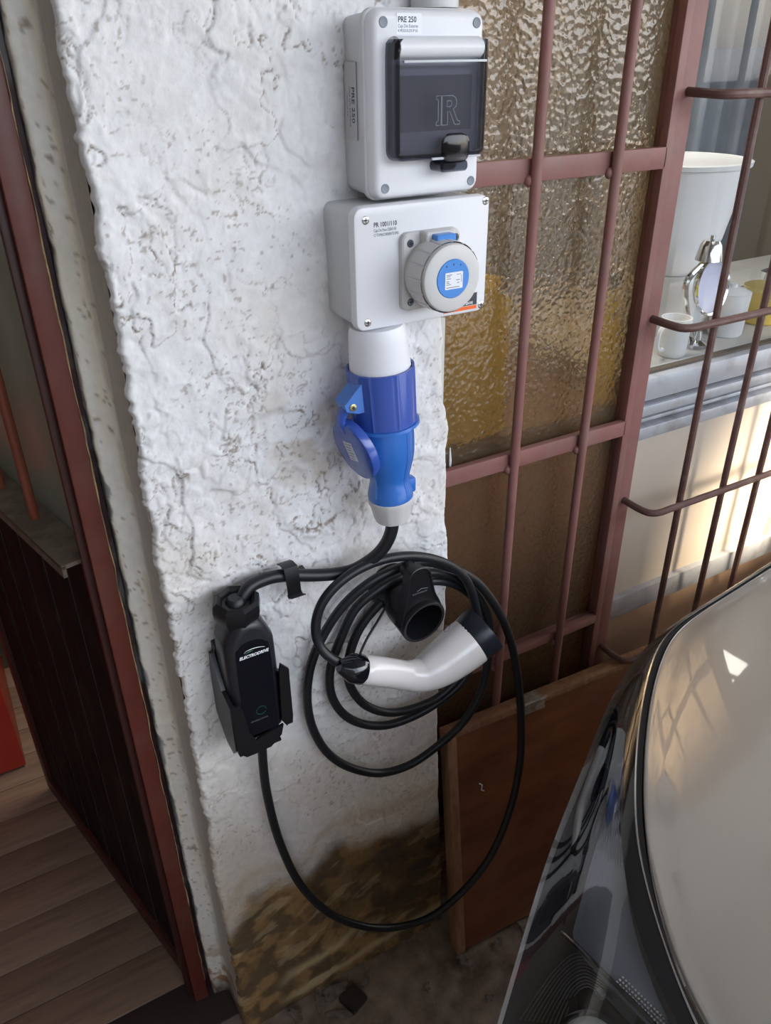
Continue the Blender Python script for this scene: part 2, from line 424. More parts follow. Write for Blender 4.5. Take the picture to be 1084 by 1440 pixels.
st = brown * (0.50 + 0.9 * mott[..., None])
streak = np.exp(-((Z - (0.085 + 0.22 * (X - 0.27)) - 0.02 * (n2 - .5)) / 0.014) ** 2) * sst(0.20, 0.26, X) * (1 - sst(0.34, 0.42, X)) + 0.9 * np.exp(-((Z - (0.012 + 0.10 * (X - 0.2))) / 0.011) ** 2) * sst(0.2, 0.25, X) + 0.5 * sst(0.60, 0.68, fbm(X * 0.4 + Z, Z * 2.2 - X, 16, 4, 171))
st = st * (1 - np.clip(streak, 0, 1)[..., None] * 0.75) + yel * np.clip(streak, 0, 1)[..., None] * 0.75
dd = np.clip(dark * 1.05, 0, 1)[..., None] * (1 - 0.6 * np.clip(streak, 0, 1)[..., None])
st = st * (1 - dd) + dk * dd
sa = np.clip(s * 1.05 * (0.93 + 0.2 * mott), 0, 1)[..., None]
C = C * (1 - 0.5 * np.clip(halo, 0, 1)[..., None]) + np.array([0.46, 0.36, 0.24]) * 0.5 * np.clip(halo, 0, 1)[..., None]
C = C * (1 - sa) + st * sa
wl_ = grid_mesh('wall_centre', P, C, mPlaster); wl_['kind'] = 'structure'
# pillar core and the wall above it
bm = B(); box(bm, 0.152, 0.545, 0.012, 0.125, -0.05, 1.22); box(bm, 0.152, 0.533, 0.012, 0.125, 1.22, 1.719); box(bm, 0.146, 0.548, 0.0, 0.125, 1.72, 2.75)
struct('wall_core', bm, mat('plaster_core', (0.62, 0.60, 0.57), 0.8, bump=0.4, bscale=30))

# ---- left jamb: smooth reveal, cove and front-facing strip
prof = [(0.147, 0.004), (0.1462, 0.02), (0.1455, 0.045), (0.1450, 0.068), (0.1445, 0.0775), (0.1405, 0.0835), (0.133, 0.0860), (0.126, 0.0868), (0.1215, 0.0872), (0.1180, 0.0885), (0.1165, 0.093), (0.116, 0.110), (0.116, 0.125)]
pp = spline([(a, b_, 0) for a, b_ in prof], 0.0025)
px = np.array([p.x for p in pp]); py = np.array([p.y for p in pp])
zj = np.arange(-0.01, 1.72, 0.004)
Xj = np.repeat(px[None], len(zj), 0); Yj = np.repeat(py[None], len(zj), 0); Zj = np.repeat(zj[:, None], len(px), 1)
uu = np.linspace(0, 1, len(px))[None, :] + 0 * Zj
wob = 0.0022 * (fbm(Zj * 0, Zj, 18, 3, 211) - 0.5) + 0.0012 * (fbm(uu, Zj, 60, 3, 213) - 0.5)
Xj = Xj + wob * 1.0 + (Xj < 0.1195) * 0.003 * (fbm(Zj * 0 + 5, Zj, 60, 3, 217) - 0.5); Yj = Yj + wob
Pj = np.stack([Xj, Yj, Zj], -1)
cw = np.array([0.70, 0.68, 0.62]); cy = np.array([0.68, 0.61, 0.48])
kk = (sst(0.4, 0.7, fbm(uu * 2, Zj, 6, 3, 221)) * 0.6)[..., None]
Cj = cw * (1 - kk) + cy * kk
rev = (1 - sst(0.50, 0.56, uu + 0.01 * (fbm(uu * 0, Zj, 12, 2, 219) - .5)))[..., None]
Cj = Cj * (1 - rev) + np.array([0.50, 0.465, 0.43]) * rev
crease = (np.exp(-((uu - 0.555) / 0.012) ** 2) * sst(0.35, 0.55, fbm(uu * 0.13, Zj, 30, 3, 223)) * 0.45)[..., None]
Cj = Cj * (1 - crease) + np.array([0.25, 0.18, 0.11]) * crease
spk = sst(0.77, 0.81, fbm(uu * 0.13, Zj, 230, 2, 231)) * 0.7
flake = sst(0.80, 0.82, fbm(uu * 0.13, Zj * 0.6, 75, 3, 233)) * 0.8
peel = sst(0.0, 0.02, uu - 0.60 - 0.34 * fbm(uu * 0.13, Zj, 16, 5, 241)) * 0.9
sp2 = (np.clip(spk + flake, 0, .85) * (0.15 + 0.85 * sst(0.48, 0.56, uu)))[..., None]
Cj = Cj * (1 - sp2) + np.array([0.24, 0.18, 0.12]) * sp2
Cj = Cj * (1 - peel[..., None]) + np.array([0.16, 0.17, 0.17]) * peel[..., None]
rust = (sst(0.17, 0.06, Zj) if False else (1 - sst(0.03, 0.20, Zj)) * sst(0.42, 0.60, fbm(uu * 0.13, Zj, 60, 4, 251)) * 0.95)[..., None]
Cj = Cj * (1 - rust) + np.array([0.30, 0.13, 0.04]) * rust
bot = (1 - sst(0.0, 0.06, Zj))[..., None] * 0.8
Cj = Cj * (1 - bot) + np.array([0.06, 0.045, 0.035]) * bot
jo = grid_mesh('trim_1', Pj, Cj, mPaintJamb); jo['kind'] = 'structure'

mRedDeep = mat('dark_oxblood_steel', (0.050, 0.014, 0.011), 0.45, var=0.3, scale=7)
# ---- fixed steel door frame on the left
fr = thing('steel_door_frame', 'brown-red painted steel door frame stile running down beside the cream jamb', 'door frame', (0.095, 0.10, 0))
bm = B(); box(bm, 0.0835, 0.1075, 0.088, 0.118, 0.0, 1.9, 0.0012); part('stile', bm, mRedDark, fr)
bm = B(); box(bm, 0.0745, 0.0835, 0.102, 0.122, 0.0, 1.9, 0.001); part('rebate', bm, mRedDeep, fr)
bm = B(); box(bm, 0.1085, 0.1155, 0.104, 0.120, 0.0, 1.9); part('gap_filler', bm, mat('dark_gap_filler', (0.045, 0.012, 0.014), 0.5, var=0.6, scale=6, bump=0.3, dust=((0.20, 0.21, 0.20), 0.7, 11)), fr)
# crumbs of old sealant along the joint
bm = B(); rr = random.Random(3)
pts = []; z = 0.05
while z < 1.7:
    pts.append((0.1078 + rr.uniform(-.0008, .0012), 0.0885 + rr.uniform(-.001, .001), z)); z += rr.uniform(.010, .03)
radii = [rr.uniform(0.0003, 0.0014) for _ in pts]
tube(bm, pts, 0.001, 5, radii); part('sealant_line', bm, mat('old_sealant', (0.50, 0.36, 0.17), 0.6, color2=(0.12, 0.07, 0.04), scale=30), fr)

# ---- the left door, opened inward
door = thing('steel_door', 'brown steel door opened inward, grey glass above and dark ribbed panel below', 'door', (0.086, 0.125, 0))
DV = Vector((-0.234, 0.972, 0)).normalized(); DN = Vector((-0.972, -0.234, 0)).normalized()   # along the leaf, out of its visible face
D0 = Vector((0.0845, 0.120, 0))
def dbox(bm, s0, s1, n0, n1, z0, z1, bev=0.0):
    r0 = len(bm.verts); box(bm, s0, s1, n0, n1, z0, z1, bev); bm.verts.ensure_lookup_table()
    for v in bm.verts[r0:]:
        v.co = D0 + DV * v.co.x + DN * v.co.y + Vector((0, 0, v.co.z))
bm = B(); dbox(bm, 0.0, 0.028, -0.03, 0.0, 0.01, 1.9, 0.001); part('stile', bm, mRedDeep, door)
bm = B(); dbox(bm, 0.615, 0.64, -0.03, 0.0, 0.01, 1.9, 0.001); part('stile', bm, mRedDeep, door)
bm = B(); dbox(bm, 0.028, 0.615, -0.03, 0.0, 0.01, 0.05, 0.001); part('bottom_rail', bm, mRedDeep, door)
mRib = mat('dark_brown_ribbed_board', (0.014, 0.0070, 0.0060), 0.75, spec=0.15, var=0.5, scale=6, bump=0.1, dust=((0.05, 0.035, 0.03), 0.3, 12), stretch=(1, 1, 0.2))
nb_ = 12
for i in range(nb_):
    s0 = 0.030 + i * 0.0486
    bm = B(); dbox(bm, s0 + 0.0025, s0 + 0.0461, -0.022, -0.006 - (i % 2) * 0.002, 0.05, 0.95, 0.002); part('panel_board', bm, mRib, door)
for i in range(nb_ - 1):
    s0 = 0.030 + (i + 1) * 0.0486
    bm = B(); dbox(bm, s0 - 0.0014, s0 + 0.0014, -0.020, -0.0085, 0.05, 0.95); part('joint_bead', bm, mat('worn_bead', (0.075, 0.055, 0.05), 0.4) if i == 0 else bpy.data.materials['worn_bead'], door)
bm = B(); dbox(bm, 0.028, 0.615, -0.026, -0.022, 0.04, 0.96); part('backing_sheet', bm, mRib, door)
bm = B(); dbox(bm, 0.004, 0.63, -0.02, 0.034, 0.952, 0.958); dbox(bm, 0.004, 0.63, 0.029, 0.034, 0.940, 0.957)
part('ledge', bm, mat('dusty_ledge', (0.15, 0.115, 0.085), 0.7, color2=(0.07, 0.05, 0.04), scale=40, bump=0.4, bscale=120), door)
bm = B(); dbox(bm, 0.028, 0.615, -0.019, -0.014, 0.958, 1.86)
part('glass_pane', bm, frosted_mat('grey_obscure_glass', (0.42, 0.46, 0.42), 0.35, 90, 0.15, 0.75), door)
mBar = mat('red_brown_bar', (0.21, 0.055, 0.030), 0.4, var=0.3, scale=12, bump=0.1)
for s0 in (0.148, 0.272, 0.396, 0.52):
    bm = B(); lathe(bm, D0 + DV * s0 + DN * 0.008 + Vector((0, 0, 0.958)), (0, 0, 1), [(0, 0.0065), (0.95, 0.0065)], 12); part('upright_bar', bm, mBar, door)

# ---- room behind: floor planks, walls, ceiling
mFloorW = [mat('floor_plank_a', (0.25, 0.165, 0.115), 0.5, color2=(0.16, 0.10, 0.07), scale=10, stretch=(0.6, 8, 1), bump=0.1),
           mat('floor_plank_b', (0.22, 0.145, 0.10), 0.5, color2=(0.14, 0.088, 0.062), scale=10, stretch=(0.6, 8, 1), bump=0.1),
           mat('floor_plank_c', (0.27, 0.18, 0.125), 0.5, color2=(0.17, 0.11, 0.078), scale=10, stretch=(0.6, 8, 1), bump=0.1)]
bm = B(); box(bm, -1.6, 2.6, 0.13, 2.2, -0.06, -0.012); fl = struct('floor_inside', bm, mat('subfloor', (0.05, 0.035, 0.025), 0.8))
rr = random.Random(5); yy = 0.135; row = 0
plank_mesh = {}
while yy < 1.25:
    x = -0.95 - rr.uniform(0, 0.5)
    while x < 0.35:
        Lp = 0.75; key = row % 3
        if key not in plank_mesh:
            bm = B(); box(bm, 0, Lp - 0.002, 0, 0.0925, -0.012, 0, 0.0008); finish(bm); me = bpy.data.meshes.new('floor_plank'); bm.to_mesh(me); bm.free(); me.materials.append(mFloorW[key]); plank_mesh[key] = me
        if x + Lp > -0.9 and x < 0.25:
            o = bpy.data.objects.new('floor_plank', plank_mesh[key]); COL.objects.link(o); o.location = (x, yy, rr.uniform(-0.0006, 0)); o.parent = fl
        x += Lp
    yy += 0.094; row += 1
bm = B(); box(bm, -0.75, 0.1555, 0.035, 0.134, -0.05, -0.003, 0.001); struct('trim_3', bm, mat('door_threshold', (0.05, 0.035, 0.028), 0.7, var=0.4, bump=0.3))
mRoom = mat('room_wall_paint', (0.42, 0.37, 0.30), 0.7, var=0.15, scale=2)
bm = B(); box(bm, -1.6, 2.6, 2.0, 2.1, -0.01, 2.6); struct('wall_back', bm, mRoom)
bm = B(); box(bm, -1.7, -1.6, 0.0, 2.1, -0.01, 2.6); struct('wall_left', bm, mRoom)
bm = B(); box(bm, 2.6, 2.7, 0.0, 2.1, -0.01, 2.6); struct('wall_right', bm, mRoom)
bm = B(); box(bm, -1.7, 2.7, 0.13, 2.1, 2.6, 2.7); struct('ceiling', bm, mat('ceiling_paint', (0.6, 0.58, 0.54), 0.8))
# front wall left of the door opening and above the openings
bm = B(); box(bm, -3.4, -0.75, -0.02, 0.10, -0.05, 2.75); box(bm, -0.75, 0.146, 0.0, 0.11, 1.9, 2.75); box(bm, 0.548, 3.2, 0.095, 0.15, 1.9, 2.75); box(bm, 2.35, 3.2, 0.095, 0.15, -0.05, 1.9)
struct('wall_front', bm, mat('front_wall_plaster', (0.66, 0.64, 0.60), 0.75, bump=0.3, bscale=25))
# ---- exterior: floor, carport roof, back boundary wall, left wall added to block light
mConc = mat('dirty_concrete', (0.30, 0.225, 0.17), 0.85, color2=(0.085, 0.06, 0.045), scale=14, bump=0.9, bscale=45, dust=((0.30, 0.27, 0.24), 0.45, 24))
gx = np.arange(-0.75, 1.6, 0.008); gy = np.arange(-0.95, 0.13, 0.008)
GX, GY = np.meshgrid(gx, gy)
GZ = 0.010 * (fbm(GX, GY, 9, 4, 301) - 0.5) + 0.007 * (fbm(GX, GY, 45, 3, 303) - 0.5) - 0.008
me = bpy.data.meshes.new('floor'); bmx = B()
vv = [[bmx.verts.new((GX[j, i], GY[j, i], GZ[j, i])) for i in range(len(gx))] for j in range(len(gy))]
for j in range(len(gy) - 1):
    for i in range(len(gx) - 1): bmx.faces.new((vv[j][i], vv[j][i + 1], vv[j + 1][i + 1], vv[j + 1][i]))
struct('floor', bmx, mConc)
bm = B(); box(bm, -8, 9, -12, -0.94, -0.06, -0.012); box(bm, 1.59, 9, -0.95, 0.1, -0.06, -0.012); box(bm, -8, -0.74, -0.95, 0.1, -0.06, -0.012); struct('floor_outside', bm, mat('yard_concrete', (0.30, 0.28, 0.25), 0.85, var=0.2, scale=3))
bm = B(); box(bm, -3.4, 4.5, -2.5, 0.16, 2.75, 2.83); struct('carport_roof', bm, mat('roof_sheet', (0.35, 0.33, 0.31), 0.7))
bm = B(); box(bm, -1.75, -1.6, -6.0, -0.02, -0.05, 2.74); struct('boundary_wall_left', bm, mat('boundary_wall', (0.15, 0.135, 0.115), 0.8, var=0.2, scale=4))  # unseen wall added to cut off light arriving from the left
bm = B(); box(bm, -2.3, 7.0, -6.6, -6.45, -0.05, 1.9); struct('boundary_wall_back', bm, mat('garden_wall', (0.30, 0.28, 0.24), 0.85, color2=(0.18, 0.165, 0.13), scale=3))

# small remains of floor tile in the concrete
rr = random.Random(11)
tr = thing('broken_floor_tile', 'dark square fragment of floor tile left in the dirty concrete by the pillar foot', 'tile', (0.335, -0.05, 0))
c = atZ(497, 1402, 0.004)
def frag(bm, cx, cy, sx, sy, rot, z1, jag=0.15, n=7, seed=1):
    q = random.Random(seed); L = []
    for k in range(n):
        a = 2 * math.pi * k / n; r = 1 + q.uniform(-jag, jag)
        x, y = math.cos(a) * sx * r, math.sin(a) * sy * r
        L.append((cx + x * math.cos(rot) - y * math.sin(rot), cy + x * math.sin(rot) + y * math.cos(rot)))
    loft(bm, [[(x, y, -0.02) for x, y in L], [(x, y, z1) for x, y in L]])
bm = B(); frag(bm, c[0], c[1], 0.026, 0.026, 0.35 + math.pi / 4, 0.003, 0.04, 4, 2); part('tile_piece', bm, mat('dark_tile', (0.035, 0.028, 0.026), 0.5, var=0.4, scale=40), tr)
mMort = mat('mortar_crumb', (0.24, 0.21, 0.18), 0.9, color2=(0.09, 0.065, 0.05), scale=60, bump=0.8)
for k, (u, v, a, b_) in enumerate([(470, 1392, .022, .012), (450, 1408, .017, .010), (478, 1425, .02, .008), (515, 1374, .018, .006), (655, 1350, .016, .010), (700, 1325, .012, .007), (735, 1300, .018, .008), (690, 1400, .01, .006), (600, 1385, .008, .006), (415, 1425, .015, .009)]):
    p = atZ(u, v, 0)
    bm = B(); frag(bm, p[0], p[1], a, b_, k * 1.3, -0.0015 - 0.0008 * (k % 3), 0.45, 15, k)
    o = struct('mortar_patch', bm, mMort, parent=bpy.data.objects['floor'])

# ================================================================ WINDOWS RIGHT OF THE PILLAR
YG = 0.05
gr = thing('steel_window_grille', 'dusty pink-brown painted steel frame with upright rods over amber glass panes', 'window grille', (0.75, YG, 0.1))
def flat(name, x0, x1, z0, z1, y0=0.046, y1=0.058, m=None, **k):
    bm = B(); box(bm, x0, x1, y0, y1, z0, z1, 0.001); return part(name, bm, m or mRed, gr, **k)
for zc, hh in ((1.376, 0.014), (0.968, 0.013), (0.577, 0.009), (0.20, 0.012), (1.78, 0.012)):
    flat('cross_bar', 0.555, 0.930, zc - hh, zc + hh)
flat('frame_post', 0.548, 0.566, 0.0, 1.88)
flat('frame_post', 0.9265, 0.9405, 0.0, 1.88, 0.046, 0.060)
flat('outer_post', 0.944, 0.970, 0.0, 1.88, 0.050, 0.075)
flat('post_groove', 0.9395, 0.945, 0.0, 1.88, 0.060, 0.07, mat('dark_red_groove', (0.07, 0.025, 0.02), 0.6))
for xb in (0.695, 0.831):
    bm = B(); lathe(bm, (xb, 0.0385, 0.0), (0, 0, 1), [(0, 0.0072), (1.88, 0.0072)], 12); part('upright_rod', bm, mRed, gr)
# weld crumbs at the joints
for xb in (0.695, 0.831):
    for zc in (1.376, 0.968, 0.577):
        bm = B(); bmesh.ops.create_icosphere(bm, subdivisions=2, radius=0.0065, matrix=Matrix.Translation((xb - 0.006, 0.045, zc - 0.012)) @ Matrix.Diagonal((1, 1, 1.2, 1))); part('weld', bm, mRed, gr)
aw = thing('amber_window', 'hammered amber glass window behind the pink-brown steel rods', 'window', (0.75, 0.085, 0.1))
mAmber = frosted_mat('hammered_amber_glass', (0.42, 0.305, 0.185), 0.15, 135, 0.75, 0.86)
zz = [0.02, 0.20, 0.577, 0.968, 1.376, 1.78]
for a, b_ in zip(zz[:-1], zz[1:]):
    bm = B(); box(bm, 0.556, 0.938, 0.070, 0.074, a + 0.001, b_ - 0.001); part('glass_pane', bm, mAmber, aw)
for zc in zz[1:]:
    bm = B(); box(bm, 0.556, 0.938, 0.058, 0.070, zc - 0.004, zc + 0.004); part('glazing_bar', bm, mRed, aw)
bm = B(); box(bm, 0.930, 0.940, 0.0602, 0.075, 0.0, 1.88); part('glazing_bar', bm, mRed, aw)
# putty drips
bm = B(); tube(bm, [(0.598, 0.0695, 1.005), (0.5985, 0.069, 0.985), (0.598, 0.0690, 0.965)], 0.002, 6, [0.0008, 0.0022, 0.0016]); part('putty_drip', bm, mLabel, aw)

# ---- projecting grille on the right
g2 = thing('projecting_window_grille', 'rusty pink-brown rod grille standing out in front of the clear kitchen window', 'window grille', (1.3, 0.0, 0.4))
YB = -0.012
mRod = mat('rusty_rod', (0.150, 0.078, 0.068), 0.55, var=0.3, scale=25, bump=0.4, bscale=150, dust=((0.26, 0.20, 0.17), 0.45, 30))
for u, v, u0, v0 in ((1040, 132, 960, 132), (944, 468, 909, 464), (902, 730, 870, 718), (872, 936, 836, 915)):
    p = atY(u, v, YB); z = p[2]
    pts = [(0.957, 0.055, z + 0.002), (0.957, 0.02, z + 0.001), (0.962, YB + 0.010, z), (0.974, YB + 0.001, z), (1.0, YB, z), (2.3, YB, z + 0.002)]
    bm = B(); tube(bm, spline(pts, 0.01)[:40] + [Vector((2.3, YB, z + .002))], 0.0062, 10); part('cross_rod', bm, mRod, g2)
for (u, v), (u2, v2) in (((1013, 417), (935, 876)), ((1084, 372), (1000, 830)), ((1084, 600), (1063, 740))):
    x = (atY(u, v, YB)[0] + atY(u2, v2, YB)[0]) / 2
    bm = B(); lathe(bm, (x, YB + 0.011, 0.48), (0, 0, 1), [(0, 0.0058), (1.35, 0.0058)], 10); part('upright_rod', bm, mRod, g2)
for x in (1.39, 1.52, 1.65, 1.78, 1.91):
    bm = B(); lathe(bm, (x, YB + 0.011, 0.48), (0, 0, 1), [(0, 0.0058), (1.35, 0.0058)], 10); part('upright_rod', bm, mRod, g2)

# ---- kitchen window and cream wall below
bm = B(); box(bm, 0.972, 2.4, 0.092, 0.14, 0.571, 0.93); o = struct('wall_under_window', bm, mCream)
bm = B(); box(bm, 0.972, 2.4, 0.078, 0.13, 0.523, 0.571, 0.002); struct('trim_2', bm, mAlu)
bm = B(); box(bm, 0.972, 2.4, 0.095, 0.14, -0.02, 0.523); struct('wall_low_panel', bm, mTan)
win = thing('kitchen_window', 'clear sliding window in an aluminium frame behind the rusty rod grille', 'window', (1.6, 0.09, 0.93))
for a, b_, y0 in ((0.926, 0.948, 0.062), (0.9535, 0.960, 0.072), (0.966, 0.984, 0.068), (0.990, 1.030, 0.076)):
    bm = B(); box(bm, 0.972, 2.35, y0, 0.12, a, b_, 0.0012); part('sill_rail', bm, mAlu, win)
bm = B(); box(bm, 0.972, 2.35, 0.085, 0.119, 0.928, 1.028); part('track', bm, mat('dirty_track', (0.12, 0.09, 0.07), 0.8, var=0.5, scale=60), win)
bm = B(); box(bm, 0.972, 0.985, 0.076, 0.12, 1.03, 1.9); part('side_rail', bm, mAlu, win)
bm = B(); box(bm, 0.985, 2.35, 0.100, 0.104, 1.032, 1.9); part('glass_pane', bm, clear_mat('window_glass', (0.93, 0.95, 0.96), 0.01, 1.5), win)
bm = B(); box(bm, 0.985, 2.35, 0.094, 0.108, 1.0295, 1.034); part('gasket', bm, mat('brown_gasket', (0.10, 0.08, 0.06), 0.6), win)
# ================================================================ INSIDE THE ROOM
mWhiteP = mat('white_enamel', (0.78, 0.79, 0.80), 0.3)
bm = B(); box(bm, 0.995, 2.4, 0.121, 0.62, 0.993, 1.02, 0.004)
tag(obj('worktop', bm, mat('grey_worktop', (0.45, 0.45, 0.44), 0.4, var=0.1)), 'grey worktop just behind the clear kitchen window', 'worktop')
bm = B(); box(bm, 1.02, 2.38, 0.20, 0.60, 0.0, 0.992)
tag(obj('base_cabinet', bm, mat('cabinet_white', (0.5, 0.5, 0.48), 0.5)), 'pale base cabinet under the grey worktop', 'cabinet')
def vessel(name, cx, cy, z0, prof, m, t, n=32, inner=None):
    bm = B(); lathe(bm, (cx, cy, z0), (0, 0, 1), prof, n, True, True); return part(name, bm, m, t)
p = atY(1021, 217, 0.34); bx, bz = p[0] - 0.128, p[2]; zseam = atY(960, 396, 0.23)[2]
bk = thing('white_bucket', 'tall white tapering bucket with a rolled rim behind the kitchen window', 'bucket', (bx, 0.34, 1.02))
H = bz - zseam
vessel('bucket_wall', bx, 0.34, zseam, [(0, 0.088), (0.01, 0.091), (H * 0.35, 0.103), (H * 0.7, 0.116), (H, 0.125), (H, 0.121), (H * 0.5, 0.107), (0.012, 0.086)], mWhiteP, bk, 48)
vessel('rim', bx, 0.34, bz - 0.010, [(0, 0.125), (0.001, 0.130), (0.009, 0.1315), (0.011, 0.127), (0.009, 0.121)], mWhiteP, bk, 48)
b2 = thing('white_basin', 'white round basin standing under the tall white bucket', 'basin', (bx, 0.34, 1.02))
vessel('basin_body', bx, 0.34, 1.0205, [(0, 0.106), (0.3 * (zseam - 1.0205), 0.112), (0.8 * (zseam - 1.0205), 0.096), (zseam - 1.0215, 0.090)], mWhiteP, b2, 48)
# clip lamp with white dish
p = atY(1000, 403, 0.165)
cl = thing('clip_lamp', 'small chrome lamp with a round white dish beside the white bucket', 'lamp', (p[0], 0.165, 1.02))
ax = Vector((0.15, -0.97, 0.12)).normalized()
bm = B(); lathe(bm, Vector(p) - ax * 0.02, ax, [(0, 0.02), (0.006, 0.038), (0.016, 0.049), (0.022, 0.052), (0.026, 0.051), (0.024, 0.047)], 36, True, False); part('chrome_rim', bm, mChrome, cl)
bm = B(); lathe(bm, Vector(p) - ax * 0.012, ax, [(0, 0.008), (0.004, 0.030), (0.008, 0.042), (0.014, 0.0465)], 36, True, False); part('dish', bm, mat('lilac_white_dish', (0.62, 0.63, 0.78), 0.35), cl)
q = atY(1003, 348, 0.165)
bm = B(); lathe(bm, (q[0], 0.17, q[2] - 0.022), (0, 0, 1), [(0, 0.024), (0.026, 0.019), (0.034, 0.014), (0.036, 0.004), (0.042, 0.004)], 20); part('cap', bm, mChrome, cl)
bm = B(); tube(bm, spline([(q[0], 0.17, q[2] - 0.02), (q[0] - 0.035, 0.177, q[2] - 0.05), (p[0] - 0.05, 0.18, p[2]), (p[0] - 0.02, 0.18, p[2] - 0.075), (p[0], 0.175, 1.021)], 0.01), 0.006, 8); part('arm', bm, mChrome, cl)
bm = B(); lathe(bm, (p[0], 0.175, 1.0205), (0, 0, 1), [(0, 0.026), (0.008, 0.025), (0.014, 0.01), (0.03, 0.007)], 24); part('foot', bm, mChrome, cl)
# faucet
p = atY(1056, 405, 0.34)
fa = thing('chrome_tap', 'chrome kitchen tap with a horizontal spout behind the window rods', 'tap', (p[0] + 0.05, 0.34, 1.02))
bm = B(); tube(bm, [(p[0] - 0.07, 0.34, p[2]), (p[0] + 0.07, 0.34, p[2])], 0.009, 12); part('spout', bm, mChrome, fa)
bm = B(); lathe(bm, (p[0] + 0.05, 0.34, 1.0205), (0, 0, 1), [(0, 0.024), (0.01, 0.020), (p[2] - 1.02 - .01, 0.015), (p[2] - 1.02 + 0.03, 0.017), (p[2] - 1.02 + 0.036, 0.006)], 20); part('tap_body', bm, mChrome, fa)
bm = B(); lathe(bm, (p[0] + 0.05, 0.335, p[2]), (0, -1, 0), [(0, 0.013), (0.03, 0.011), (0.034, 0.004)], 16); part('tap_knob', bm, mChrome, fa)
# cups and yellow tin on the worktop
def cup(u, v, Y, r, hh, label, m, name='mug', cat='mug', flare=1.1):
    p = atY(u, v, Y); t = thing(name, label, cat, (p[0], Y, 1.02))
    vessel('cup_wall' if name == 'mug' else 'body', p[0], Y, 1.0205, [(0, r * 0.86), (0.004, r * 0.95), (hh, r * flare * .95), (hh, r * flare * .95 - .003), (0.008, r * .8)], m, t, 28)
    return t, p
t, p = cup(946, 482, 0.165, 0.026, 0.07, 'white mug on the worktop, left of the thick rod and nearest the bucket', mWhiteP)
bm = B(); tube(bm, spline([(p[0] - .026, 0.165, 1.08), (p[0] - .044, 0.160, 1.073), (p[0] - .044, 0.160, 1.042), (p[0] - .025, 0.165, 1.034)], .006), 0.004, 8); part('handle', bm, mWhiteP, t)
t, p = cup(1018, 468, 0.20, 0.034, 0.08, 'larger white pot on the worktop right of the white mug', mWhiteP, 'white_pot', 'pot')
bm = B(); lathe(bm, (p[0], 0.20, 1.1005), (0, 0, 1), [(0, 0.035), (0.003, 0.036), (0.008, 0.026), (0.012, 0.008), (0.018, 0.008)], 24); part('lid', bm, mWhiteP, t)
t, p = cup(1063, 472, 0.22, 0.042, 0.065, 'yellow tin with a golden lid on the worktop by the window', mat('yellow_tin', (0.65, 0.47, 0.10), 0.35), 'yellow_tin', 'tin', 1.05)
bm = B(); lathe(bm, (p[0], 0.22, 1.0855), (0, 0, 1), [(0, 0.043), (0.008, 0.044), (0.010, 0.038)], 28); part('lid', bm, mat('gold_lid', (0.75, 0.62, 0.22), 0.3, 0.5), t)
gl = thing('drinking_glass', 'upright clear ribbed drinking glass at the window beside the pink-brown post', 'glass', (1.035, 0.185, 1.02))
bm = B(); lathe(bm, (1.035, 0.185, 1.0205), (0, 0, 1), [(0, 0.024), (0.004, 0.026), (0.09, 0.031), (0.09, 0.0295), (0.008, 0.024)], 24, ripple=lambda a: 0.02 * math.sin(12 * a)); part('glass_wall', bm, clear_mat('tumbler_glass', (0.88, 0.90, 0.92), 0.02, 1.5), gl)
# curtains and wall unit behind
def curtain(name, x0, x1, y, z0, z1, m, label, amp=0.025, wl2=0.085):
    bm = B(); n = int((x1 - x0) / 0.008); L = []
    for z in (z0, (z0 + z1) / 2, z1):
        L.append([(x0 + (x1 - x0) * i / n, y + amp * math.sin(2 * math.pi * (x0 + (x1 - x0) * i / n) / wl2) + 0.008 * math.sin(31 * i / n + z), z) for i in range(n + 1)])
    back = [[(a, b_ + 0.003, c_) for a, b_, c_ in l][::-1] for l in L]
    loft(bm, [l + k for l, k in zip(L, back)])
    return tag(obj(name, bm, m, angle=60), label, 'curtain')
curtain('grey_curtain', 1.30, 2.3, 0.95, 0.75, 2.3, mat('blue_grey_cloth', (0.27, 0.30, 0.34), 0.85, var=0.3, scale=5), 'blue-grey curtain hanging deep in the kitchen behind the rods')
curtain('pale_cloth', 1.06, 1.30, 0.80, 1.10, 1.62, mat('pale_cloth', (0.60, 0.63, 0.74), 0.85, var=0.15), 'pale lilac cloth hanging above and behind the white bucket', 0.012, 0.06)
# things behind the amber glass
sb_ = thing('brown_sideboard', 'brown sideboard seen blurred low behind the amber glass', 'sideboard', (0.80, 0.30, 0))
mSide = mat('sideboard_wood', (0.60, 0.17, 0.10), 0.5, var=0.3, scale=4, stretch=(0.4, 1, 3))
bm = B(); box(bm, 0.50, 0.975, 0.105, 0.50, 0.06, 0.965, 0.004); part('carcass', bm, mSide, sb_)
bm = B(); box(bm, 0.49, 0.985, 0.088, 0.51, 0.966, 0.992, 0.003); part('top', bm, mat('sideboard_top', (0.20, 0.12, 0.08), 0.5, var=0.3), sb_)
for x0 in (0.505, 0.742):
    bm = B(); box(bm, x0, x0 + 0.228, 0.090, 0.104, 0.10, 0.93, 0.003); part('door', bm, mSide, sb_)
for x0, y0 in ((0.52, 0.16), (0.93, 0.16), (0.52, 0.46), (0.93, 0.46)):
    bm = B(); box(bm, x0, x0 + 0.035, y0, y0 + 0.035, 0.0, 0.06, 0.002); part('leg', bm, mSide, sb_)
mYel = translucent_mat('mustard_yellow_plastic', (1.0, 0.93, 0.03))
yc = thing('yellow_canister', 'mustard yellow canister glowing through the amber glass below the white boxes', 'canister', (0.655, 0.21, 0.993))
bm = B(); rbox(bm, 0.570, 0.715, 0.993, 1.21, 0.02, [(0.092, 0.006), (0.098, 0), (0.24, 0), (0.246, 0.006)]); part('body', bm, mYel, yc)
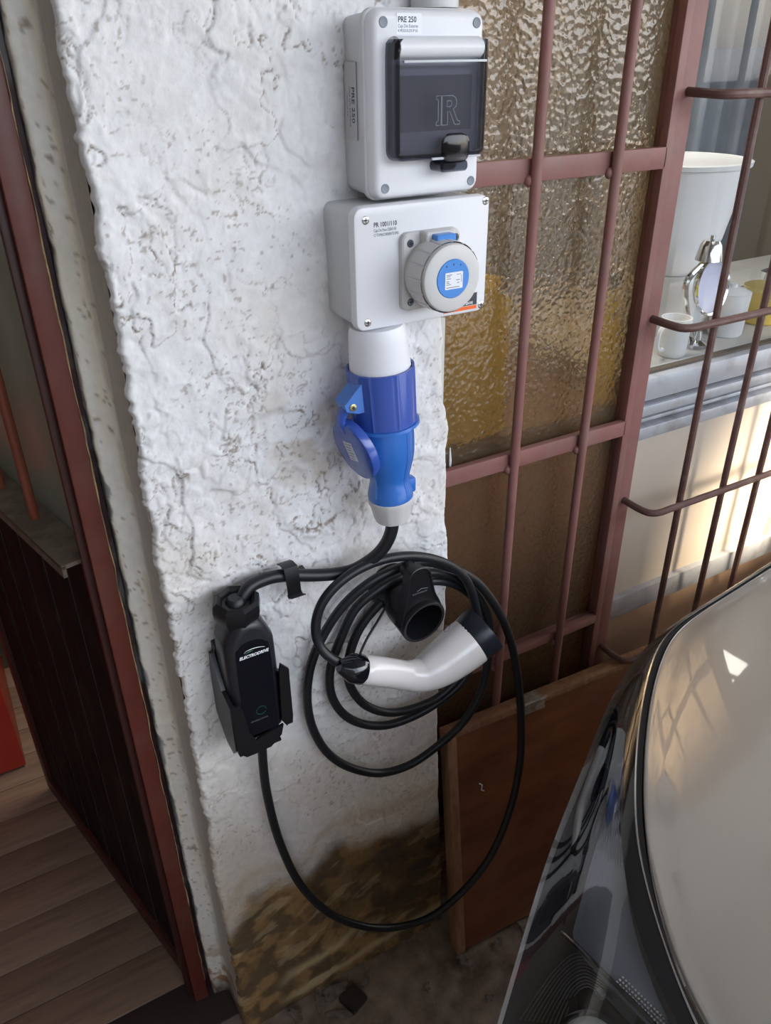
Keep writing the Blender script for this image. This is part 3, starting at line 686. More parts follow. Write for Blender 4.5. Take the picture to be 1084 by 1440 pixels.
bm = B(); rbox(bm, 0.585, 0.70, 1.211, 1.235, 0.01, [(0.105, 0.003), (0.108, 0), (0.228, 0), (0.232, 0.003)]); part('lid', bm, mYel, yc)
p = atY(850, 500, 0.115)
yb = thing('yellow_bottle', 'narrow yellow bottle glinting behind the right-hand amber pane', 'bottle', (p[0], 0.115, 0.993))
bm = B(); lathe(bm, (p[0], 0.115, 0.993), (0, 0, 1), [(0, 0.014), (0.005, 0.018), (0.12, 0.018), (0.15, 0.009), (0.19, 0.008), (0.192, 0.004)], 20); part('body', bm, mYel, yb)
bm = B(); lathe(bm, (p[0], 0.115, 1.1855), (0, 0, 1), [(0, 0.010), (0.016, 0.010), (0.017, 0.006)], 16); part('cap', bm, mBlack, yb)
gw = thing('tan_wall_cabinet', 'tan panelled cupboard standing back in the room behind the amber glass', 'cabinet', (0.75, 1.14, 0))
mTanC = mat('tan_cupboard', (0.36, 0.31, 0.245), 0.6, var=0.2, scale=5)
bm = B(); box(bm, 0.40, 1.28, 1.16, 1.50, 0.0, 1.95, 0.004); part('carcass', bm, mTanC, gw)
for x0 in (0.405, 0.845):
    bm = B(); box(bm, x0, x0 + 0.43, 1.140, 1.159, 0.05, 1.93, 0.004); part('door', bm, mTanC, gw)
rc = thing('red_cabinet', 'bright red cabinet glimpsed past the free edge of the ribbed door', 'cabinet', (-0.6, 1.0, 0))
mRC = mat('red_laminate', (0.36, 0.028, 0.014), 0.4, var=0.1)
bm = B(); box(bm, -1.10, -0.10, 0.865, 1.30, 0.0, 0.72, 0.004); part('carcass', bm, mRC, rc)
bm = B(); box(bm, -1.10, -0.10, 0.845, 0.864, 0.004, 0.715, 0.003); part('door', bm, mRC, rc)

# ================================================================ ELECTRICAL BOXES
# ---- upper enclosure
D1 = 0.066
e1 = thing('circuit_breaker_box', 'grey-white enclosure with smoked flip lid, mounted at the top of the pillar', 'electrical box', (0.466, 0.0, 1.376))
x0, x1, z0, z1 = 0.4035, 0.5315, 1.3765, 1.5405
bm = B(); rbox(bm, x0 + .0012, x1 - .0012, z0 + .0012, z1 - .0012, 0.012, [(0.004, 0.003), (-0.047, 0.0), (-0.0475, 0.001)]); part('base', bm, mPVCgrey, e1)
bm = B(); rbox(bm, x0, x1, z0, z1, 0.013, [(-0.049, 0.0006), (-0.050, 0), (-D1 + 0.010, 0.0006), (-D1 + 0.0035, 0.0022), (-D1 + 0.001, 0.0045), (-D1, 0.008)], 7); part('cover', bm, mPVCwhite, e1)
# left flange step on the cover
bm = B(); rbox(bm, x0 - 0.0025, x1 + 0.0025, z0 - 0.0015, z1 + 0.0015, 0.013, [(-0.0455, 0.002), (-0.047, 0.0008), (-0.052, 0.0008), (-0.053, 0.002)]); part('cover_lip', bm, mPVCgrey, e1)
for sx, sz in ((x0 + .013, z1 - .0115), (x1 - .0115, z1 - .0115), (x0 + .013, z0 + .0115), (x1 - .0115, z0 + .0115)):
    bm = B(); lathe(bm, (sx, -D1 + 0.0015, sz), (0, -1, 0), [(0, 0.0046), (0.0019, 0.0046), (0.0023, 0.0040), (0.0020, 0.0030), (0.0019, 0.0008)], 20); part('screw_plug', bm, mScrewGrey, e1)
# hinge roll and raised module frame
lx0, lx1, lz0, lz1 = 0.4175, 0.5245, 1.4125, 1.5165
bm = B(); rbox(bm, lx0 + 0.004, lx1 - 0.004, lz0 + 0.004, lz1 + 0.002, 0.006, [(-D1 + 0.002, 0), (-D1 - 0.005, 0.001), (-D1 - 0.0058, 0.003)]); part('module_frame', bm, mPVCwhite, e1)
bm = B()
q = []
for i in range(12):
    a = math.radians(-10 + 200 * i / 11); q.append((-D1 - 0.0060 - 0.0125 * math.sin(a), 1.5085 + 0.0095 * math.cos(a)))
loft(bm, [[(xx, yy_, zz_) for yy_, zz_ in q] for xx in (lx0 + 0.0070, lx0 + 0.0080, lx1 - 0.0080, lx1 - 0.0070)]); part('hinge_cover', bm, mPVCwhite, e1)
# plain grey panel behind the smoked lid
bm = B(); box(bm, lx0 + 0.012, lx1 - 0.012, -D1 - 0.0066, -D1 - 0.0055, 1.438, 1.486); part('module_window', bm, mat('module_shadow_panel', (0.46, 0.46, 0.49), 0.5), e1)
# smoked lid: shallow tray with rounded walls
mSmoke = clear_mat('smoked_plastic', (0.33, 0.335, 0.38), 0.03, 1.65)
mSmokeEdge = clear_mat('smoked_plastic_edge', (0.10, 0.11, 0.15), 0.06, 1.6)
yo = -D1 - 0.0185
bm = B()
TOPZ = 1.4985
def lid_loop(y, ins):
    r_ = max(0.010 - ins, 0.0015); L_ = [(lx1 - ins, TOPZ), (lx0 + ins, TOPZ)]
    for cx0, cz0, a0 in ((lx0 + ins + r_, lz0 + ins + r_, 180), (lx1 - ins - r_, lz0 + ins + r_, 270)):
        for k in range(7):
            a = math.radians(a0 + 15 * k); L_.append((cx0 + r_ * math.cos(a), cz0 + r_ * math.sin(a)))
    return [(x, y, z) for x, z in L_]
def lid_u(y, ins):
    L_ = lid_loop(y, ins)[2:]
    return [(lx0 + ins + 0.004, y, lz1 - 0.001), (lx0 + ins + 0.001, y, lz1 - 0.004), (lx0 + ins, y, TOPZ)] + L_ + [(lx1 - ins, y, TOPZ), (lx1 - ins, y, lz1 - 0.004), (lx1 - ins - 0.001, y, lz1 - 0.001)]
loft(bm, [lid_loop(yo + 0.002, 0.0028), lid_loop(yo, 0.0040), ], True, True)
part('smoked_lid', bm, mSmoke, e1)
bm = B()
loft(bm, [lid_u(-D1 - 0.0005, 0.0), lid_u(yo + 0.003, 0.0008), lid_u(yo + 0.0012, 0.0020), lid_u(yo - 0.0003, 0.0045), lid_u(yo + 0.0008, 0.0060), lid_u(yo + 0.004, 0.0042), lid_u(-D1 - 0.0005, 0.0026)], closed=False)
part('lid_rim', bm, mSmokeEdge, e1)
bm = B(); box(bm, lx0 + 0.010, lx1 - 0.004, yo - 0.0006, yo + 0.0025, 1.4965, 1.4985, 0.0003); part('lid_edge', bm, mat('lid_edge_highlight', (0.55, 0.58, 0.62), 0.25), e1)  # pale strip colours in the highlight along the lid's top edge
# finger catch
cx_ = 0.487
bm = B(); rbox(bm, cx_ - 0.0165, cx_ + 0.0165, lz0 - 0.004, lz0 + 0.0235, 0.010, [(yo + 0.001, 0), (yo - 0.0012, 0.0006), (yo - 0.0022, 0.003)]); part('catch_recess', bm, clear_mat('smoked_catch', (0.16, 0.15, 0.17), 0.10, 1.4), e1)
bm = B(); rbox(bm, cx_ - 0.0185, cx_ + 0.0145, lz0 - 0.0115, lz0 - 0.0015, 0.004, [(-D1 - 0.0005, 0), (yo - 0.001, 0), (yo - 0.0035, 0.0018)]); part('catch', bm, mSmokeEdge, e1)
bm = B(); box(bm, cx_ - 0.028, cx_ - 0.013, yo - 0.0010, yo + 0.001, lz0 + 0.0005, lz0 + 0.0026); part('lid_edge', bm, bpy.data.materials['lid_edge_highlight'], e1)  # pale strips either side of the catch, highlights put in as colour
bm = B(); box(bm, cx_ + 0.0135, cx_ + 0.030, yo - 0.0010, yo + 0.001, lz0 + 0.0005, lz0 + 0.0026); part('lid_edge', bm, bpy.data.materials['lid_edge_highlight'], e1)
# outlined monogram on the lid
mMono = mat('etched_mark', (0.20, 0.22, 0.27), 0.5)
def outline(bm, pts, r=0.00045, closed=True):
    P_ = [Vector((x, yo - 0.0003, z)) for x, z in pts]
    if closed: P_ = P_ + [P_[0]]
    tube(bm, P_, r, 5)
mx_, mz_ = 0.4690, 1.4435; s_ = 0.00036
bm = B()
R_ = [(2, 0), (2, 70), (34, 70), (44, 66), (49, 56), (47, 44), (38, 38), (52, 10), (60, 8), (60, 0), (44, 0), (27, 32), (20, 32), (20, 0)]
outline(bm, [(mx_ + x * s_, mz_ + z * s_) for x, z in R_])
outline(bm, [(mx_ + x * s_, mz_ + z * s_) for x, z in [(18, 58), (18, 44), (29, 44), (34, 50), (30, 58)]])
outline(bm, [(mx_ + x * s_, mz_ + z * s_) for x, z in [(-16, 0), (-16, 8), (-10, 10), (-10, 60), (-16, 62), (-16, 70), (-1, 70), (-1, 0)]])
part('monogram', bm, mMono, e1)
# front label
bm = B(); rbox(bm, 0.4305, 0.4575, 1.5195, 1.5360, 0.001, [(-D1 + 0.0002, 0), (-D1 - 0.00015, 0)]); lb = part('label', bm, mLabel, e1)
text_mesh('lettering', 'PRE 250', 0.0064, mInk, lb, (0.4318, -D1 - 0.0002, 1.5290), sx=0.92, offset=0.0001)
text_mesh('lettering', 'Caja Din Externa', 0.0038, mInkGrey, lb, (0.4318, -D1 - 0.0002, 1.5248), sx=0.82)
text_mesh('lettering', '4 MODULOS IP 65', 0.0034, mInkGrey, lb, (0.4318, -D1 - 0.0002, 1.5212), sx=0.80)
# side label, read from top to bottom; on the left side of the base
sxl = x0 + 0.0011
bm = B(); box(bm, sxl - 0.00025, sxl + 0.0004, -0.0330, -0.0090, 1.4300, 1.4980); lb = part('label', bm, mSilverLabel, e1)
text_mesh('lettering', 'PRE 250', 0.0082, mInk, lb, (sxl - 0.0003, -0.0235, 1.4770), right=(0, 0, -1), up=(0, -1, 0), sx=1.15, offset=0.0001)
text_mesh('lettering', 'CAJA DIN EXTERNA', 0.0042, mInkGrey, lb, (sxl - 0.0003, -0.0180, 1.4770), right=(0, 0, -1), up=(0, -1, 0), sx=0.95)
text_mesh('lettering', '4 MODULOS IP 65', 0.0030, mInkGrey, lb, (sxl - 0.0003, -0.0130, 1.4720), right=(0, 0, -1), up=(0, -1, 0), sx=0.9)

# conduit above
cn = thing('white_conduit', 'white plastic conduit rising from the top of the smoked-lid box', 'conduit', (0.500, -0.022, 1.545))
bm = B(); lathe(bm, (0.500, -0.022, 1.5425), (0, 0, 1), [(0, 0.0235), (0.02, 0.0235), (0.021, 0.0205), (1.205, 0.0205)], 28); part('pipe', bm, mPVCgrey, cn)

# ---- lower enclosure
D2 = 0.075
e2 = thing('socket_box', 'white rectangular junction box with a round blue-centred socket cap, under the smoked-lid box', 'electrical box', (0.458, 0.0, 1.25))
x0, x1, z0, z1 = 0.375, 0.5405, 1.2500, 1.3745
bm = B(); rbox(bm, x0 + .0025, x1 - .0025, z0 + .002, z1 - .002, 0.010, [(0.004, 0.0015), (-D2 + 0.0125, 0.0), (-D2 + 0.012, 0.001)]); part('base', bm, mPVCgrey, e2)
bm = B(); rbox(bm, x0, x1, z0, z1, 0.011, [(-D2 + 0.0118, 0.0008), (-D2 + 0.011, 0), (-D2 + 0.0035, 0.0002), (-D2 + 0.001, 0.0014), (-D2, 0.0038)], 7); part('cover', bm, mPVCwhite, e2)
bm = B(); rbox(bm, x0 + .0015, x1 - .0015, z0 + .0015, z1 - .0015, 0.0105, [(-D2 + 0.0128, 0.0), (-D2 + 0.0117, 0.0)]); part('gasket', bm, mScrewGrey, e2)
def screw(t, x, y, z, r=0.0042, m=mSteel, depth=0.0012, name='screw'):
    bm = B(); lathe(bm, (x, y + 0.001, z), (0, -1, 0), [(0, r), (depth, r), (depth + 0.0007, r * 0.75)], 18)
    s = part(name, bm, m, t)
    bm = B(); yy_ = y - depth + 0.001 - 0.0007
    box(bm, x - r * 0.55, x + r * 0.55, yy_ - 0.0002, yy_ + 0.0004, z - r * 0.13, z + r * 0.13); box(bm, x - r * 0.13, x + r * 0.13, yy_ - 0.0002, yy_ + 0.0004, z - r * 0.55, z + r * 0.55)
    part('cross_slot', bm, mInk, s)
for sx, sz in ((x0 + .0135, z1 - .0125), (x1 - .0065, z1 - .0065), (x0 + .0135, z0 + .0095), (x1 - .0065, z0 + .0075)): screw(e2, sx, -D2, sz)
lab = (0.3975, -D2 - 0.00015, 1.3545)
lb = e2
text_mesh('lettering', 'PR 1001/110', 0.0062, mInk, e2, lab, sx=0.84, offset=0.0001)
text_mesh('lettering', 'Caja De Paso 220X110', 0.0042, mInkGrey, e2, (lab[0], lab[1], lab[2] - 0.0048), sx=0.66)
text_mesh('lettering', 'C/ TOMACORRIENTE IP65', 0.0042, mInkGrey, e2, (lab[0], lab[1], lab[2] - 0.0093), sx=0.60)
# orange and dark strip sticker at the lower right
bm = B(); box(bm, 0.4835, 0.5280, -D2 - 0.00025, -D2 + 0.0003, 1.2545, 1.2585); sk = part('sticker', bm, mOrange, e2, label='orange and charcoal strip sticker')
bm = B(); pts = [(0.502, 1.2590), (0.528, 1.2590), (0.528, 1.2725), (0.516, 1.2725), (0.510, 1.2675)]
loft(bm, [[(x, -D2 + 0.0003, z) for x, z in pts], [(x, -D2 - 0.0003, z) for x, z in pts]]); part('sticker_corner', bm, mat('charcoal_print', (0.05, 0.055, 0.065), 0.5), sk)
text_mesh('lettering', 'ENTE', 0.0040, mInkWhite, sk, (0.5130, -D2 - 0.0004, 1.2602), offset=0.00012)
# socket flange
fx0, fx1, fz0, fz1 = 0.4265, 0.4985, 1.2665, 1.3465
F = D2 + 0.0075
bm = B(); rbox(bm, fx0, fx1, fz0, fz1, 0.0085, [(-D2, 0), (-F + 0.0015, 0.0004), (-F, 0.002)], 7); fl_ = part('socket_flange', bm, mPlugWhite, e2)
for sx, sz in ((fx0 + 0.0095, fz1 - 0.0105), (fx1 - 0.0065, fz1 - 0.0100), (fx0 + 0.0100, fz0 + 0.0095)):
    screw(fl_, sx, -F, sz, 0.0040, mDarkSteel)
# hinge lug and blue release tab
bm = B(); rbox(bm, 0.4475, 0.4820, 1.3300, 1.3475, 0.003, [(-F + 0.001, 0), (-F - 0.012, 0), (-F - 0.013, 0.001)]); part('hinge_lug', bm, mPlugWhite, fl_)
bm = B(); rbox(bm, 0.4535, 0.4765, 1.3290, 1.3455, 0.002, [(-F - 0.012, 0), (-F - 0.0225, 0), (-F - 0.0235, 0.001)]); part('blue_tab', bm, mBlueC, fl_)
# screw cap
cxx, czz = 0.4625, 1.3050
bm = B()
lathe(bm, (cxx, -F + 0.0005, czz), (0, -1, 0), [(0, 0.0335), (0.004, 0.0345), (0.009, 0.0345)], 48); part('socket_collar', bm, mPlugWhite, fl_)
FC = F + 0.0085
def rip(a): return 0.030 if (math.degrees(a) % 22.5) < 19.5 else 0.0
bm = B(); lathe(bm, (cxx, -FC, czz), (0, -1, 0), [(0, 0.0335), (0.002, 0.0358), (0.0265, 0.0348)], 256, True, False, ripple=rip); part('cap_grip_ring', bm, mPlugWhite, fl_, angle=28)
bm = B(); lathe(bm, (cxx, -FC - 0.025, czz), (0, -1, 0), [(0, 0.0346), (0.0025, 0.0345), (0.0050, 0.0335), (0.0062, 0.0315), (0.0064, 0.0200), (0.0060, 0.0195)], 64); part('cap_face', bm, mPlugWhite, fl_)
yc_ = -FC - 0.0315
bm = B(); lathe(bm, (cxx, yc_ + 0.001, czz), (0, -1, 0), [(0, 0.0196), (0.0010, 0.0196), (0.0016, 0.0190)], 48); dsc = part('blue_disc', bm, mBlueC, fl_)
bm = B()
for k, dx in enumerate((-0.0085, 0.0, 0.0085)): box(bm, cxx + dx - 0.0005, cxx + dx + 0.0005, yc_ - 0.0008, yc_ + 0.0002, czz + 0.0135 - abs(dx) * 0.15, czz + 0.0155 - abs(dx) * 0.15)
part('index_mark', bm, mInk, dsc)
bm = B(); rbox(bm, cxx - 0.0100, cxx + 0.0115, czz - 0.0100, czz + 0.0068, 0.001, [(yc_ + 0.0002, 0), (yc_ - 0.0009, 0)]); rl = part('rating_label', bm, mLabel, dsc)
tb = bm = B()
for (xa, xb_, zc_) in ((-.0085, -.0020, .0045), (-.0085, -.004, .0030), (-.0085, -.0035, .0008), (-.0085, -.0055, -.0018), (-.0085, -.005, -.0034), (-.0085, -.003, -.0052), (-.0085, .0075, -.0082), (.0042, .0060, .0043), (.0068, .0085, .0043), (.0032, .0078, -.0012), (.0045, .0072, -.0040), (.0095, .0099, 0.000)):
    hh_ = 0.00035 if xb_ - xa > 0.001 else 0.0035
    box(bm, cxx + xa, cxx + xb_, yc_ - 0.00105, yc_ - 0.0006, czz + zc_ - hh_, czz + zc_ + hh_)
part('print_line', bm, mInkGrey, dsc)

# ================================================================ PLUG AND COUPLER
ctop = Vector((0.4095, -0.056, 1.2505)); cbot = Vector((0.4238, -0.060, 1.017)); cax = (cbot - ctop).normalized()
def ct(z): return (1.2505 - z) / (ctop.z - cbot.z) * (cbot - ctop).length
pl = thing('appliance_inlet', 'white tapered plug body emerging from the underside of the socket box', 'plug', tuple(ctop))
bm = B(); lathe(bm, ctop, cax, [(0.0005, 0.0290), (0.006, 0.0315), (ct(1.235), 0.0325), (ct(1.198), 0.0350), (ct(1.188), 0.0350)], 40); part('plug_body', bm, mat('translucent_white', (0.76, 0.77, 0.82), 0.35), pl)
cp = thing('blue_connector', 'blue industrial cable connector with a white end nut and an open hinged flap', 'connector', tuple(ctop + cax * ct(1.19)))
def ribs(a):
    d = math.degrees(a) % 360
    return 0.03 if (d % 60) < 12 else 0.0
bm = B(); lathe(bm, ctop, cax, [(ct(1.2030), 0.0358), (ct(1.2030), 0.0385), (ct(1.198), 0.0390), (ct(1.137), 0.0378)], 120, False, True, ripple=lambda a: 0.022 * (1 if (math.degrees(a) % 45) < 5 else 0)); part('collar', bm, mBlueD, cp, angle=25)
bm = B(); lathe(bm, ctop, cax, [(ct(1.1375), 0.036), (ct(1.1370), 0.0405), (ct(1.1335), 0.0410), (ct(1.1325), 0.036)], 48); part('collar_ring', bm, mBlue, cp)
body = [(1.1325, .0330), (1.128, .0328), (1.105, .0325), (1.090, .0305), (1.075, .0265), (1.065, .0238), (1.058, .0236), (1.050, .0256), (1.042, .0276), (1.036, .0278), (1.034, .0262)]
bm = B(); lathe(bm, ctop, cax, [(ct(z), r) for z, r in body], 48); bo = part('connector_body', bm, mBlue, cp)
# moulded ribs on the body
for ang in (-70, -35, 200):
    a = math.radians(ang); u_, v_, d_ = basis(cax)
    P_ = [ctop + cax * ct(z) + (Vector((math.cos(a), math.sin(a), 0))) * (r - 0.0008) for z, r in body[1:9]]
    bm = B(); tube(bm, spline(P_, 0.004), 0.0016, 6); part('moulded_rib', bm, mBlue, bo)
bm = B(); q = ctop + cax * ct(1.050)
box(bm, q.x + 0.015, q.x + 0.031, q.y - 0.012, q.y + 0.002, q.z - 0.012, q.z + 0.008, 0.003); part('latch_lug', bm, mBlue, bo)
bm = B(); lathe(bm, ctop, cax, [(ct(1.036), 0.0262), (ct(1.0345), 0.0280), (ct(1.030), 0.0280), (ct(1.026), 0.0262), (ct(1.010), 0.0232), (ct(1.004), 0.0212), (ct(1.002), 0.0120)], 60, ripple=lambda a: 0.012 * (1 if (math.degrees(a) % 30) < 15 else 0)); part('cable_nut', bm, mPlugWhite, cp, label='white cable gland nut')
# hinged flap, hanging open on the left
hp = atY(497, 574, -0.075); hp = Vector(hp)
bm = B(); pts = [(hp.x + 0.018, hp.z + 0.033), (hp.x + 0.018, hp.z - 0.008), (hp.x + 0.006, hp.z - 0.008), (hp.x - 0.009, hp.z - 0.003), (hp.x - 0.011, hp.z + 0.005), (hp.x - 0.002, hp.z + 0.014)]
loft(bm, [[(x, -0.052, z) for x, z in pts], [(x, -0.055 - 0.018, z) for x, z in pts], [(x * 0.97 + hp.x * 0.03, -0.0755, z * 0.97 + hp.z * 0.03) for x, z in pts]]); hb = part('hinge_bracket', bm, mBlue, cp)
bm = B(); lathe(bm, (hp.x - 0.001, -0.0755, hp.z + 0.001), (0, -1, 0), [(0, 0.0042), (0.0012, 0.0042), (0.0016, 0.0034)], 16); pn = part('hinge_pin', bm, mat('brass_pin_ring', (0.45, 0.40, 0.20), 0.3, 0.8), hb)
bm = B(); lathe(bm, (hp.x - 0.001, -0.0770, hp.z + 0.001), (0, -1, 0), [(0, 0.0018), (0.0004, 0.0018)], 12); part('pin_centre', bm, mInk, pn)
# flap disc: axis towards left-front, slightly down
fa_ = Vector((-0.93, -0.20, -0.30)).normalized()
fc = Vector(atY(499, 633, -0.066))
u_, v_, d_ = basis(fa_)
bm = B()
sh = []
for k in range(40):
    a = 2 * math.pi * k / 40
    sh.append((math.cos(a), math.sin(a)))
# in-plane frame: 'down' along the flap, 'side' across
dn = (Vector((0.34, -0.08, -1)) - fa_ * Vector((0.34, -0.08, -1)).dot(fa_)).normalized(); sd = fa_.cross(dn).normalized()
loops = []
for tt, rr_ in ((-0.008, 0.0290), (-0.0075, 0.0320), (0.0, 0.0330), (0.003, 0.0318), (0.0045, 0.0285)):
    loops.append([fc + fa_ * tt + dn * (c_ * rr_ * 1.20) + sd * (s__ * rr_ * 1.0) for c_, s__ in sh])
loft(bm, loops); fp = part('flap', bm, mBlueD, cp)
bm = B(); top = fc - dn * 0.034
tube(bm, spline([top + dn * 0.006, top - dn * 0.008 + fa_ * 0.002, Vector((hp.x - 0.004, -0.066, hp.z))], 0.004), 0.007, 8, squash=0.8); part('flap_arm', bm, mBlueD, fp)
bm = B()
for a_, b_, c_, d2 in ((-0.014, 0.012, -0.009, 0.006),):
    L0 = [fc + fa_ * 0.0047 + dn * i + sd * j for i, j in ((a_, c_), (b_, c_), (b_, d2), (a_, d2))]
    L1 = [p_ + fa_ * 0.0003 for p_ in L0]; loft(bm, [L0, L1])
fl3 = part('rating_label', bm, mat('pale_blue_label', (0.52, 0.56, 0.66), 0.5), fp)
bm = B()
for k in range(6):
    s0 = -0.011 + k * 0.004
    L0 = [fc + fa_ * 0.00505 + dn * i + sd * j for i, j in ((s0, -0.007), (s0 + 0.0012, -0.007), (s0 + 0.0012, 0.004 - (k % 3) * 0.002), (s0, 0.004 - (k % 3) * 0.002))]
    loft(bm, [L0, [p_ + fa_ * 0.0001 for p_ in L0]])
part('print_line', bm, mInkGrey, fp)
bm = B(); box(bm, 0.385, 0.402, -0.074, -0.050, 1.083, 1.097, 0.002); part('flap_stop', bm, mBlueD, cp)

# ================================================================ CABLES
def path(px, ys):
    """pixel positions of the photograph at their distance from the wall -> points in the room"""
    return [atY(u, v, -y) for (u, v), y in zip(px, ys)]
S1 = [(550, 716), (552, 735), (547, 756), (535, 775), (517, 790), (495, 802), (470, 807), (440, 809), (410, 809), (385, 811), (366, 817), (351, 825), (342, 838), (337, 852), (336, 866)]
Y1 = [.060, .060, .059, .055, .048, .040, .034, .030, .028, .028, .030, .034, .037, .039, .040]
bm = B(); tube(bm, spline(path(S1, Y1), 0.004), 0.0083, 14)
sc_ = tag(obj('supply_cable', bm, mRubber), 'thick black cable curving from the blue connector through the clip to the control box', 'cable')
# charging cable: one run from the control box through the coil to the white handle
CPTS = [
 (368, 1042, .040), (370, 1075, .034), (375, 1114, .028), (394, 1186, .026), (427, 1250, .030), (478, 1292, .038), (542, 1305, .048), (600, 1292, .064), (648, 1256, .082), (690, 1203, .088), (718, 1135, .080), (731, 1072, .070), (732, 1000, .060), (725, 932, .052), (711, 881, .050), (692, 845, .048), (666, 815, .047), (630, 797, .046), (590, 790, .042), (560, 799, .040), (523, 817, .036), (484, 850, .028), (452, 898, .022), (436, 940, .018), (432, 985, .016), (440, 1025, .017), (462, 1060, .019), (494, 1080, .021), (536, 1087, .024), (575, 1076, .030), (610, 1053, .036), (649, 1018, .040), (675, 975, .040), (686, 925, .038), (687, 872, .036), (672, 838, .036), (648, 816, .036), (618, 806, .034), (590, 806, .032), (560, 812, .030), (530, 830, .028), (500, 856, .024), (478, 900, .022), (464, 945, .020), (467, 980, .020), (484, 1005, .022), (510, 1018, .024), (541, 1020, .027), (575, 1010, .032), (612, 990, .036), (650, 958, .036), (672, 915, .032), (677, 875, .030), (668, 845, .029), (648, 826, .029), (618, 817, .028), (588, 820, .026), (560, 829, .026), (535, 848, .025), (508, 880, .024), (493, 915, .024), (489, 950, .025), (498, 975, .026), (518, 994, .028), (549, 1002, .030), (585, 995, .034), (620, 978, .036), (655, 940, .036), (672, 895, .044), (668, 850, .050), (655, 815, .052), (634, 796, .052), (604, 785, .052), (571, 782, .052), (538, 787, .052), (505, 800, .052), (474, 822, .052), (453, 848, .052), (444, 878, .054), (448, 905, .060), (460, 921, .068), (480, 933, .076), (492, 936, .078)]
bm = B(); tube(bm, spline([atY(u, v, -y) for u, v, y in CPTS], 0.006), 0.0065, 14)
tag(obj('charging_cable', bm, mRubber), 'long black charging cable looping down the pillar and coiled beneath the black holster', 'cable')
# thin tether behind the holster
bm = B(); tube(bm, spline([atY(u, v, -y) for u, v, y in ((566, 822, .040), (548, 845, .046), (530, 875, .054), (515, 900, .064), (507, 918, .070), (503, 930, .076))], 0.005), 0.0018, 8)
tag(obj('tether_cord', bm, mRubber), 'thin black tether cord running from the holster down to the white handle', 'cord')

# ---- wall clip on the supply cable
ck_ = thing('cable_clip', 'black metal strap clip holding the thick cable between the control box and coil', 'clip', tuple(atY(408, 812, -0.02)))
def strip(bm, pts, wx, th=0.0014):
    """flat strap of width wx along x following (y,z) points"""
    pts = [Vector(p_) for p_ in pts]; loops = []
    for i, p_ in enumerate(pts):
        tdir = (pts[min(i + 1, len(pts) - 1)] - pts[max(i - 1, 0)]).normalized(); nrm = Vector((1, 0, 0)).cross(tdir).normalized() * th / 2
        a = Vector((wx / 2, 0, 0)); loops.append([p_ - a - nrm, p_ + a - nrm, p_ + a + nrm, p_ - a + nrm])
    loft(bm, loops)
cc = atY(406, 808, -0.028); X_ = cc[0]; Zc = cc[2]
bm = B(); strip(bm, [(X_ - .001, -0.016, Zc + 0.012), (X_ - .001, -0.026, Zc + 0.016), (X_, -0.036, Zc + 0.015), (X_, -0.0395, Zc + 0.004), (X_ + .001, -0.039, Zc - 0.012), (X_ + .002, -0.037, Zc - 0.024)], 0.018); part('strap', bm, mBlack, ck_)
bm = B(); strip(bm, [(X_ + .002, -0.037, Zc - 0.024), (X_ + .004, -0.034, Zc - 0.030), (X_ + .010, -0.030, Zc - 0.036)], 0.020); part('strap_lip', bm, mBlack, ck_)
bm = B(); strip(bm, [(X_ + .022, -0.004, Zc - 0.010), (X_ + .020, -0.020, Zc - 0.008), (X_ + .018, -0.030, Zc - 0.012)], 0.014); part('strap_end', bm, mBlack, ck_)
bm = B(); box(bm, X_ + 0.002, X_ + 0.022, -0.0075, 0.002, Zc - 0.020, Zc - 0.006, 0.001); part('screw_plate', bm, mat('worn_plate', (0.33, 0.29, 0.26), 0.5), ck_)

# ================================================================ CONTROL BOX
cb = thing('charger_control_box', 'long black control box hanging at the left of the pillar, slotted into a bracket', 'charger', (0.222, -0.03, 0.76))
bx0, bx1 = 0.1905, 0.2555; bt, bb = 0.925, 0.735
def esec(y, ins, zt, zb):
    return [(x, y, z) for x, z in rrect(bx0 + ins, bx1 - ins, zb + ins, zt - ins, 0.0)]
# body: octagonal-shouldered outline swept through the depth
def outline8(ins):
    a, b_, t_, l_ = bx0, bx1, bt, bb
    raw = [(a + 0.013, l_), (b_ - 0.013, l_), (b_ - 0.003, l_ + 0.008), (b_, l_ + 0.022), (b_, t_ - 0.050), (b_ - 0.003, t_ - 0.030), (b_ - 0.012, t_ - 0.011), (b_ - 0.024, t_), (a + 0.024, t_), (a + 0.012, t_ - 0.011), (a + 0.003, t_ - 0.030), (a, t_ - 0.050), (a, l_ + 0.022), (a + 0.003, l_ + 0.008)]
    mx0, mz0 = (a + b_) / 2, (t_ + l_) / 2
    return [(mx0 + (x - mx0) * (1 - ins / ((b_ - a) / 2)), mz0 + (z - mz0) * (1 - ins / ((t_ - l_) / 2))) for x, z in raw]
def dense(raw, k=3):
    P_ = [Vector((x, z, 0)) for x, z in raw]; n = len(P_); Q = []
    for i in range(n):
        p0, p1, p2, p3 = P_[i - 1], P_[i], P_[(i + 1) % n], P_[(i + 2) % n]
        for j in range(k):
            t_ = j / k
            Q.append(0.5 * ((2 * p1) + (-p0 + p2) * t_ + (2 * p0 - 5 * p1 + 4 * p2 - p3) * t_ * t_ + (-p0 + 3 * p1 - 3 * p2 + p3) * t_ ** 3))
    return [(q_.x, q_.y) for q_ in Q]
bm = B(); loft(bm, [[(x, y, z) for x, z in dense(outline8(i_))] for y, i_ in ((-0.016, 0.006), (-0.018, 0.002), (-0.028, 0.0), (-0.052, 0.0), (-0.060, 0.0015), (-0.0655, 0.0050), (-0.0680, 0.0095), (-0.0685, 0.0125))]); part('housing', bm, mat('satin_black_housing', (0.018, 0.019, 0.024), 0.33, bump=0.05, bscale=500), cb)
